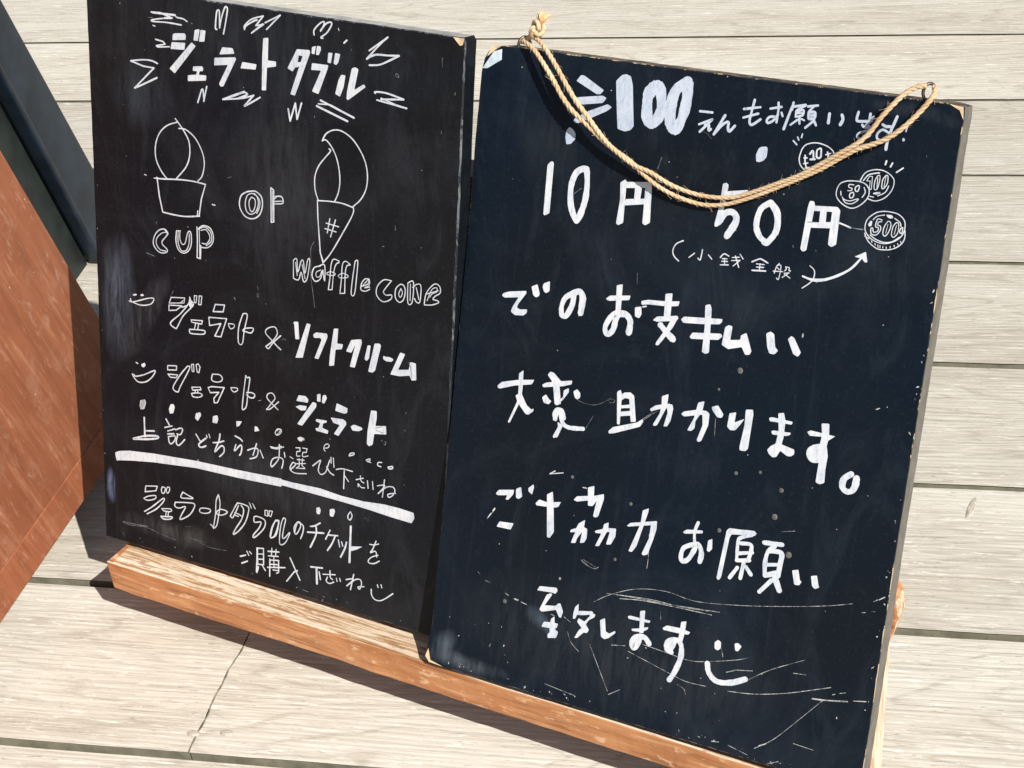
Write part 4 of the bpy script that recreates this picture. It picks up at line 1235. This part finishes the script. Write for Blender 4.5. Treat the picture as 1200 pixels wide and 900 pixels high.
for s in (-1, 1):             # the rows go on to either side
    for k in range(-34, 30):
        o = shared.copy(); COL.objects.link(o); o.parent = deck; o.location = (s * (2 * XB + .002), SEAM0 - PITCH * (k - .5), 0)
for i in range(-18, 19):
    bm = bmesh.new(); box(bm, i * .6 + .11, i * .6 + .16, -3.2, 8.8, -.30, -.033); o = obj("joist", bm, M_DARKWOOD, deck)

# a raised, split knot on one plank at the right
M_KNOT = Mat("split_knot_wood", 0.85, 0.15)
_k = M_KNOT.noise((260, 70, 60), 4, 0.7, 0.8)
M_KNOT.color(M_KNOT.ramp(_k, (0.36, (.33, .29, .235)), (0.47, (.43, .395, .335)), (0.62, (.52, .49, .43)))); M_KNOT.bump(_k, 0.8, 0.002)
bm = bmesh.new(); bmesh.ops.create_uvsphere(bm, u_segments=20, v_segments=8, radius=1.0)
for v in bm.verts: v.co = Vector((v.co.x * .0042 + v.co.y * .005, v.co.y * .021, v.co.z * .0009))
jitter(bm, .0007, 160, 2)
o = obj("knot", bm, M_KNOT.m, deck, True); o.location = (0.0912, 1.1955, -.0001); o.scale = (.8, .75, 1)

# worn nail heads by the butt joint
M_NAIL = plain("weathered_nail_plug", (.43, .39, .33), 0.7, 0.2, 0.2, 300, 0.4)
for x, y in ((-.5172, .8735), (-.4905, .8765)):
    bm = bmesh.new(); bmesh.ops.create_uvsphere(bm, u_segments=14, v_segments=6, radius=0.0042)
    for v in bm.verts: v.co.z *= 0.14
    o = obj("nail_head", bm, M_NAIL, deck, True); o.location = (x, y, 0.0002); o.scale = (1.25, .8, 1)

# ------------------------------------------------------------------ board writing
def parse(txt):
    out = []
    for l in txt.strip().split('\n'):
        t = l.split(); v = [int(q) / 1e4 for q in t[2:]]
        out.append((t[0], float(t[1]) / 1e4, list(zip(v[::2], v[1::2]))))
    return out

class Ink:
    """flat strokes laid on a board's face (local x = across, z = up, -y = out of the face)"""
    def __init__(s, base=0.00018): s.bm = bmesh.new(); s.i = 0; s.base = base
    def h(s): s.i += 1; return -(s.base + (s.i % 400) * 1e-6)
    def disc(s, c, r):
        h = s.h(); n = 10; a0 = random.random()
        s.bm.faces.new([s.bm.verts.new((c[0] + r * math.cos(a0 + 2 * math.pi * k / n), h, c[1] + r * math.sin(a0 + 2 * math.pi * k / n))) for k in range(n)])
    def ribbon(s, pts, w, wob=0.13):
        h = s.h(); prev = None; n = len(pts); sd = random.random() * 99
        for i in range(n):
            a = Vector(pts[max(i - 1, 0)]); b = Vector(pts[min(i + 1, n - 1)]); t = (b - a)
            if t.length < 1e-9: continue
            t.normalize(); nr = Vector((-t.y, t.x)); p = Vector(pts[i])
            r = w / 2 * (1 + wob * 2 * noise.noise(Vector((p.x * 120, p.y * 120, sd))) + wob * noise.noise(Vector((p.x * 900, p.y * 900, sd))))
            A = s.bm.verts.new((p.x + nr.x * r, h, p.y + nr.y * r)); B = s.bm.verts.new((p.x - nr.x * r, h, p.y - nr.y * r))
            if prev: s.bm.faces.new((prev[0], A, B, prev[1]))
            prev = (A, B)
        s.disc(pts[0], w / 2 * .97); s.disc(pts[-1], w / 2 * .97)
    def poly(s, pts):
        """filled blob: outline roughened and its corners slightly rounded"""
        h = s.h(); P = []
        n = len(pts)
        for i in range(n):
            a, p, b = Vector(pts[i - 1]), Vector(pts[i]), Vector(pts[(i + 1) % n])
            r = 0.0007
            da, db = (a - p), (b - p)
            if da.length < 1e-7 or db.length < 1e-7: continue
            P.append(p + da * min(.4, r / da.length)); P.append(p + da * min(.1, .25 * r / da.length) + db * min(.1, .25 * r / db.length)); P.append(p + db * min(.4, r / db.length))
        vs = [s.bm.verts.new((p.x, h, p.y)) for p in P]
        f = s.bm.faces.new(vs); f.normal_update()
        bmesh.ops.triangulate(s.bm, faces=[f])
    def stroke(s, k, w, pts):
        if k == 'f': s.poly(pts); return
        if k == 'p': pts = pts + [pts[0]]
        if k in 'lp':
            for a, b in zip(pts, pts[1:]):
                m = [tuple(a[j] + (b[j] - a[j]) * t / 4 for j in (0, 1)) for t in range(5)]
                s.ribbon(m, w)
        else:
            s.ribbon(catmull(pts, 6), w)

MATS = {'W': M_WHITE, 'T': M_THIN, 'G': M_SCR2, 'S': M_SCR, 'F': M_FAINT}
def clusters(st, d):
    """strokes that stand near each other form one word"""
    n = len(st); par = list(range(n))
    def find(a):
        while par[a] != a: a = par[a]
        return a
    dense = [[(a[0] + (b[0] - a[0]) * t / 6, a[1] + (b[1] - a[1]) * t / 6) for a, b in zip(q[2], q[2][1:]) for t in range(7)] for q in st]
    for i in range(n):
        for j in range(i):
            if find(i) != find(j) and any((a[0] - b[0]) ** 2 + (a[1] - b[1]) ** 2 < d * d for a in dense[i] for b in dense[j]): par[find(i)] = find(j)
    out = {}
    for i in range(n): out.setdefault(find(i), []).append(st[i])
    return list(out.values())

def write(sections, parent, base=0.00018, kind=None, wmul=1.0):
    """each line of writing and each drawing is a part of its own"""
    for name, mk, txt in sections:
        st = parse(txt); stuff = kind or ('stuff' if name in ('scratches', 'smear') else None)
        groups = [st] if stuff or name != 'lettering' else clusters(st, .011)
        for gr in groups:
            ink = Ink(base)
            for k, w, pts in gr: ink.stroke(k, (w if w > .0022 else w * .93) * wmul, pts)
            o = obj(name, ink.bm, MATS[mk], parent, kind=stuff)
            for p in o.data.polygons:       # every face looks out of the board (-y)
                if p.normal.y > 0: p.flip()

def panel(outline, T, parent, mats, edge_w, seed):
    """thick board: ragged outline, front rim eased; mats = face, rim, right side, top, other sides"""
    P = []
    n = len(outline)
    for i in range(n):
        a, b = Vector(outline[i]), Vector(outline[(i + 1) % n]); L = (b - a).length; m = max(1, int(L / 0.004)) if L > .02 else 1
        for j in range(m):
            p = a.lerp(b, j / m)
            if L > .02 and 0 < j: 
                d = Vector((-(b - a).y, (b - a).x)).normalized(); p = p + d * (0.00022 * noise.noise(Vector((p.x * 300 + seed, p.y * 300, 1))) + 0.0002 * noise.noise(Vector((p.x * 60 + seed, p.y * 60, 5))))
            P.append(p)
    bm = bmesh.new()
    F = [bm.verts.new((p.x, edge_w * 0.7, p.y)) for p in P]
    c = sum((Vector(p) for p in P), Vector((0, 0))) / len(P)
    I = []
    m = len(P)
    for i, p in enumerate(P):
        t = (P[(i + 2) % m] - P[i - 2]).normalized(); nr = Vector((-t.y, t.x))
        if nr.dot(c - p) < 0: nr = -nr
        wloc = edge_w * (0.55 + 0.9 * abs(noise.noise(Vector((p.x * 90, p.y * 90, seed)))))
        if parent.get('wide_right') and p.x > .32: wloc *= 1.7
        q = p + nr * wloc
        I.append(bm.verts.new((q.x, 0, q.y)))
    B = [bm.verts.new((p.x, T, p.y)) for p in P]
    ff = bm.faces.new(I); ff.material_index = 0
    bb = bm.faces.new(B[::-1]); bb.material_index = 4
    for i in range(m):
        j = (i + 1) % m
        q = bm.faces.new((I[i], F[i], F[j], I[j])); q.material_index = 1
        e = (P[j] - P[i]); out = Vector((e.y, -e.x))
        if out.dot(P[i] - c) < 0: out = -out
        out.normalize()
        q = bm.faces.new((F[i], B[i], B[j], F[j])); q.material_index = 2 if out.x > .7 else (3 if out.y > .7 else 4)
    bmesh.ops.recalc_face_normals(bm, faces=bm.faces[:])
    return obj("panel", bm, mats, parent)

# left board
LB = empty("menu_board", (-0.62767209, 1.01283088, 0.0811), (-0.30273199, 0, -0.30864881),
           "black menu board with white drawings of an ice-cream cup and a waffle cone", "menu board")
LB['wide_right'] = 1
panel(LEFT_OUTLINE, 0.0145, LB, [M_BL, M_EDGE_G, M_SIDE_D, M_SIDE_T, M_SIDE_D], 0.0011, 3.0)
del LB['wide_right']
write(LEFT_WRITING, LB)
write(LEFT_SCRATCHES, LB, 0.0001, 'stuff')

# right board
RB = empty("notice_board", (-0.31756146, 0.89164996, 0.0811), (-0.40018233, 0, -0.29186573),
           "blackboard asking for payment in small coins, with a jute cord looped across its top", "notice board")
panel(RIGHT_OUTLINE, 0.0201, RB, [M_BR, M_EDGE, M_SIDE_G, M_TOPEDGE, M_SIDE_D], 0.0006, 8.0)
write(RIGHT_WRITING, RB)
write(RIGHT_SCRATCHES, RB, 0.0001, 'stuff', 0.7)

def chips(parent, spots, mat, name, seed):
    """small bare patches where the paint has flaked off"""
    rnd = random.Random(seed); bm = bmesh.new()
    for (x, z, w, h, n) in spots:
        for _ in range(n):
            cx, cz = x + rnd.uniform(-.5, .5) * w, z + rnd.uniform(-.5, .5) * h
            r = rnd.uniform(.0002, .0007); k = rnd.randint(5, 8); st = rnd.uniform(.6, 3.2); y = -(0.0001 + rnd.random() * 5e-5); a0 = rnd.random() * 3
            vs = []
            for i in range(k):
                a = 2 * math.pi * i / k; rr = r * rnd.uniform(.5, 1.1)
                px, pz = rr * st * math.cos(a), rr * math.sin(a)
                vs.append(bm.verts.new((cx + px * math.cos(a0) - pz * math.sin(a0), y, cz + px * math.sin(a0) + pz * math.cos(a0))))
            bm.faces.new(vs)
    o = obj(name, bm, mat, parent, kind='stuff')
    for p in o.data.polygons:
        if p.normal.y > 0: p.flip()
    return o
chips(RB, [(.17, .004, .31, .006, 40), (.24, .04, .17, .05, 10), (.17, .2, .3, .35, 12), (.3305, .2, .002, .36, 22), (.04, .03, .06, .04, 8)], M_SCR, "paint_chips", 4)
chips(LB, [(.16, .006, .3, .006, 18), (.17, .25, .3, .35, 16), (.004, .2, .003, .35, 12)], M_SCR2, "paint_chips", 5)

# grey gum-like droplets stuck on the right board
bm = bmesh.new(); rnd = random.Random(12)
M_DROP = plain("dried_grey_droplet", (.095, .095, .088), 0.6, 0.4, 0.3, 400)
for x, z, r in ((.213, .2705, .0022), (.250, .1768, .0022), (.263, .1530, .0024), (.213, .158, .0016), (.14, .118, .0013), (.252, .196, .0017), (.2195, .2005, .0014), (.058, .0640, .0017), (.236, .205, .0012), (.147, .161, .0014), (.101, .170, .0013), (.20, .255, .001)):
    res = bmesh.ops.create_uvsphere(bm, u_segments=10, v_segments=5, radius=r)
    for v in res['verts']: v.co = Vector((x + v.co.x, v.co.y * .15, z + v.co.z))
obj("droplet", bm, M_DROP, RB, True, 'stuff')

# peeled paint film at the upper left corner, bare wood at both upper corners
M_FILM = plain("sky_tinted_peeled_film", (.50, .58, .66), 0.35, 0.4, 0.15, 200)  # sky reflection on the flap painted in as pale blue
bm = bmesh.new()
bm.faces.new([bm.verts.new(p) for p in ((.0022, -.0003, .4432), (.0105, -.0016, .4555), (.0166, -.0013, .4578), (.0166, -.0006, .4507), (.0060, -.0003, .4436))])
obj("peeled_film", bm, M_FILM, RB)
for pts in (((.0050, -.0002, .4515), (.0078, -.0003, .4586), (.0165, -.0003, .4603), (.0120, -.0002, .4575)),
            ((.3222, -.0002, .4606), (.3310, -.0002, .4598), (.3321, -.0002, .4520), (.3290, -.0002, .4575)),
            ((-.0015, -.0002, .010), (-.0035, -.0004, .003), (.000, -.0002, -.001), (.012, -.0002, -.0015), (.001, -.0002, .001))):
    bm = bmesh.new(); bm.faces.new([bm.verts.new(p) for p in pts]); obj("bare_corner", bm, M_WOODPALE, RB)
bm = bmesh.new()
bm.faces.new([bm.verts.new(p) for p in ((.3205, -.0002, .4574), (.3295, -.0002, .4573), (.3283, -.0002, .4528), (.3262, -.0002, .4520))])
obj("bare_corner", bm, M_WOODPALE, LB)

# screw eyes in the top edge of the right board
for x, up_ in ((.0305, .002), (.3080, .0055)):
    bm = bmesh.new(); ring = []
    for i in range(25):
        a = 2 * math.pi * i / 24; ring.append((x + .0042 * math.cos(a) * .7, .004 + .0030 * math.cos(a), .4602 + up_ + .0052 * math.sin(a)))
    tube(bm, ring, .0011, 8, False)
    tube(bm, [(x, .004, .455), (x, .004, .4602 + up_ - .0045)], .0012, 8)
    obj("screw_eye", bm, M_STEEL, RB, True)

# ------------------------------------------------------------------ jute cord
cord = empty("jute_cord", RB.location, RB.rotation_euler, "doubled tan jute cord sagging across the notice board, knotted and frayed at one end", "cord")
def resample(pts, step):
    P = [Vector(p) for p in catmull(pts, 10)]; out = [P[0]]; acc = 0
    for a, b in zip(P, P[1:]):
        L = (b - a).length; d = step - acc
        while d <= L:
            out.append(a.lerp(b, d / L)); d += step
        acc = (acc + L) % step if L else acc
        acc = L - (d - step)
    return out
def to_local(p): return (p[0], -p[2], p[1])
def cord_strand(pts, phase, nm="strand"):
    C = resample([to_local(p) for p in pts], 0.0009)
    bm = bmesh.new()
    nrm = None; frames = []
    for i, p in enumerate(C):
        t = (C[min(i + 1, len(C) - 1)] - C[max(i - 1, 0)]).normalized()
        if nrm is None: nrm = t.orthogonal().normalized()
        nrm = (nrm - t * nrm.dot(t)).normalized(); frames.append((p, nrm.copy(), t.cross(nrm)))
    for k in range(3):
        pts3 = []
        for i, (p, a, b) in enumerate(frames):
            th = phase + 2 * math.pi * (k / 3 + i * .0009 / .0115 + .22 * math.sin(i * .045 + phase))
            pts3.append(p + (a * math.cos(th) + b * math.sin(th)) * .00062 * (1 + .25 * math.sin(i * .021)))
        tube(bm, pts3, lambda t: .00100, 7)
    o = obj(nm, bm, M_JUTE, cord, True)
    return frames
fr = cord_strand(ROPE_A, 0.0) + cord_strand(ROPE_B, 1.0)
# fuzz: loose fibres standing off the cord
rnd = random.Random(3); bm = bmesh.new()
for _ in range(330):
    p, a, b = rnd.choice(fr); th = rnd.uniform(0, 2 * math.pi); d = a * math.cos(th) + b * math.sin(th); t = a.cross(b) * rnd.choice((-1, 1))
    L = rnd.uniform(.0010, .0036); q = p + d * .0016
    curl = Vector((rnd.uniform(-1, 1), rnd.uniform(-1, 1), rnd.uniform(-1, 1))) * .0015
    pts = [q, q + t * L * .45 + d * L * .25, q + t * L * .8 + d * L * .6 + curl]
    if min(-v.y for v in pts) < .0002 and pts[0].z < .458: continue
    tube(bm, pts, .00007, 3, False)
obj("loose_fibres", bm, M_JUTE, cord, kind='stuff')
# knot and frayed end: (local x, out, z)
bm = bmesh.new(); K = Vector((.0405, .001, .4735)); kp = []
for i in range(61):
    a = 2 * math.pi * i / 60
    kp.append(K + Vector(((.0030 + .0016 * math.cos(3 * a)) * math.cos(2 * a) * 1.05, .0022 * math.sin(3 * a), (.0030 + .0016 * math.cos(3 * a)) * math.sin(2 * a) * 1.25)))
tube(bm, kp, .0016, 8, False)
tube(bm, catmull([(.0383, .002, .4679), (.0375, -.001, .4700), (.0400, -.003, .4735)], 5), .0017, 8)
tube(bm, catmull([(.0285, .003, .4639), (.032, .004, .4665), (.0365, .003, .4700), (.0395, .001, .4730)], 5), .0016, 8)
obj("knot", bm, M_JUTE, cord, True)
bm = bmesh.new()
for _ in range(70):
    ax = rnd.uniform(-.5, .75); L = rnd.uniform(.006, .0105); w = Vector((rnd.uniform(-.0014, .0014), rnd.uniform(-.0014, .0014), 0))
    s0 = K + Vector((.0012, 0, .0028)) + w
    d = Vector((math.sin(ax) * .9 + .15, rnd.uniform(-.35, .35), math.cos(ax)))
    tube(bm, [s0, s0 + d * L * .55, s0 + d * L + Vector((rnd.uniform(-1, 1), rnd.uniform(-1, 1), rnd.uniform(-1, .4))) * .001], .0003, 4)
obj("frayed_end", bm, plain("frayed_jute", (.70, .44, .24), .9, .1, .25, 300), cord, True)

# ------------------------------------------------------------------ easel: local x = along the ledge, y = away, z = up
H = -0.30
EA = empty("easel", (-0.62767209, 1.01283088, 0), (0, 0, H), "low weathered wooden easel with an orange-brown ledge that holds the two blackboards", "easel")
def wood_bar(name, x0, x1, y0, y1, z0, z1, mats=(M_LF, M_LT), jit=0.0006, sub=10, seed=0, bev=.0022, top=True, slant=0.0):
    bm = bmesh.new(); n = sub
    rows = []
    for i in range(n + 1):
        x = x0 + (x1 - x0) * i / n
        rows.append([bm.verts.new((x, y, z)) for y, z in ((y0 - slant, z0), (y1, z0), (y1, z1), (y0, z1))])
    for a, b in zip(rows, rows[1:]):
        for j in range(4): bm.faces.new((a[j], a[(j + 1) % 4], b[(j + 1) % 4], b[j]))
    bm.faces.new(rows[0]); bm.faces.new(rows[-1])
    bmesh.ops.recalc_face_normals(bm, faces=bm.faces[:])
    es = [e for e in bm.edges if len(e.link_faces) == 2 and e.link_faces[0].normal.dot(e.link_faces[1].normal) < .5]
    bmesh.ops.bevel(bm, geom=es, offset=bev, segments=2, profile=.5, affect='EDGES')
    for v in bm.verts:
        if slant and v.co.x < x0 + .0035:
            v.co.x += .0050 * max(0, (z1 - .012 - v.co.z) / .02) + .0045 * max(0, (v.co.y - y0) / .03)
    jitter(bm, jit, 60, seed); jitter(bm, jit * 1.6, 17, seed + 4)
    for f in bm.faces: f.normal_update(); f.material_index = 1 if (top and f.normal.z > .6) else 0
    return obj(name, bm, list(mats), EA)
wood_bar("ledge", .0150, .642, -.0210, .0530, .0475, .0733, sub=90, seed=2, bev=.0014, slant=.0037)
def slant_leg(x0, x1, lean=0.0, mats=(M_LF, M_LEG)):
    bm = bmesh.new(); prism(bm, [(.0455, 0), (.0705, 0), (.0705 + .189 * .425, .425), (.0455 + .189 * .425, .425)], 'x', x0, x1)
    bevel_all(bm, .0015, 1)
    for v in bm.verts: v.co.x += lean * v.co.z
    for f in bm.faces: f.normal_update(); f.material_index = 1 if f.normal.x > .6 else 0
    return obj("leg", bm, list(mats), EA)
slant_leg(.052, .080); slant_leg(.6265, .6545, -.030)
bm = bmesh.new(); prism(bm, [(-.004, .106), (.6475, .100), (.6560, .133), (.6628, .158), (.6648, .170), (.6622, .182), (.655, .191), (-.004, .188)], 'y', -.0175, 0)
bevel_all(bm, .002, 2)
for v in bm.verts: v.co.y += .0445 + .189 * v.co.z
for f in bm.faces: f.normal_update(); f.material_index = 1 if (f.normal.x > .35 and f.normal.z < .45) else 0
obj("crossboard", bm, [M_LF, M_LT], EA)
bm = bmesh.new(); box(bm, .03, .315, .0065, .0525, .0725, .0767); obj("shim", bm, M_LF, EA)       # raises the left board a touch
bm = bmesh.new(); prism(bm, [(.0990, .345), (.1100, .345), (.1165, .378), (.1093, .378)], 'x', .052, .30); obj("spacer", bm, M_LF, EA)
bm = bmesh.new(); prism(bm, [(.117, .36), (.139, .36), (.149, .415), (.127, .415)], 'x', .080, .6265); obj("head_rail", bm, M_LF, EA)
bm = bmesh.new(); prism(bm, [(.1405, .36), (.150, .415), (.345, 0), (.320, 0)], 'x', .32, .35); obj("rear_leg", bm, M_LF, EA)

# ------------------------------------------------------------------ red-brown stand at the left
BS = empty("wooden_stand", (-0.6902, 1.094, 0.0458), (0, -0.034, -0.0628), "tall red-brown plywood stand with sloping edges, cut off by the left border of the photo", "stand")
def prof(z0, z1, inset=0.0):
    f = lambda z: .148 - .297 * z - inset; n_ = lambda z: -.40 + .297 * z + inset
    return [(n_(z0), z0), (f(z0), z0), (f(z1), z1), (n_(z1), z1)]
bm = bmesh.new(); prism(bm, prof(0.0362, .52), 'x', -.016, 0); bevel_all(bm, .0005, 1); obj("side_panel", bm, M_RB, BS)
bm = bmesh.new(); prism(bm, prof(0, .0360), 'x', -.016, .0004); bevel_all(bm, .0005, 1); obj("bottom_rail", bm, M_RB2, BS)
bm = bmesh.new(); prism(bm, prof(0, .52), 'x', -.15, -.134); obj("side_panel", bm, M_RB, BS)
bm = bmesh.new(); prism(bm, prof(.004, .516, .003), 'x', -.1335, -.0165); obj("core", bm, M_RB, BS)
for y in (-.34, .08):
    for x in (-.055, -.12):
        bm = bmesh.new(); box(bm, x - .014, x, y - .02, y + .02, -.0458 - .001 * 0, -.0005)
        o = obj("foot", bm, M_RB, BS)

# ------------------------------------------------------------------ black sign behind it
KS = empty("black_sign", (-0.875, 1.30, 0), (0, 0, 0), "black metal-framed sign with a dull dark face, standing behind the red-brown stand", "sign")
s_ = .342
def q(y, z): return (y - 1.30, z)
far0, far1, h_ = 1.646, 1.569, .55
bm = bmesh.new(); prism(bm, [q(far1, .0), q(far0, 0.0), q(far0 - .385 * h_, h_), q(far1 - s_ * h_, h_)], 'x', -.022, .004); bevel_all(bm, .004, 3); obj("frame_bar", bm, M_BLUEBLACK, KS, True)
bm = bmesh.new(); prism(bm, [q(far1 - .006, .0), q(far1 + .004, 0.0), q(far1 + .004 - s_ * h_, h_), q(far1 - .006 - s_ * h_, h_)], 'x', -.010, .0075); bevel_all(bm, .0035, 3); obj("raised_lip", bm, M_BLUEBLACK, KS, True)
bm = bmesh.new(); prism(bm, [q(1.20, .0), q(far1 - .0065, 0.0), q(far1 - .0065 - s_ * h_, h_), q(1.20, h_)], 'x', -.021, -.012); obj("face_panel", bm, M_GREENBLACK, KS)
bm = bmesh.new(); prism(bm, [q(1.13, .0), q(1.1995, 0.0), q(1.1995, h_), q(1.13, h_)], 'x', -.022, .004); obj("frame_bar", bm, M_BLUEBLACK, KS)
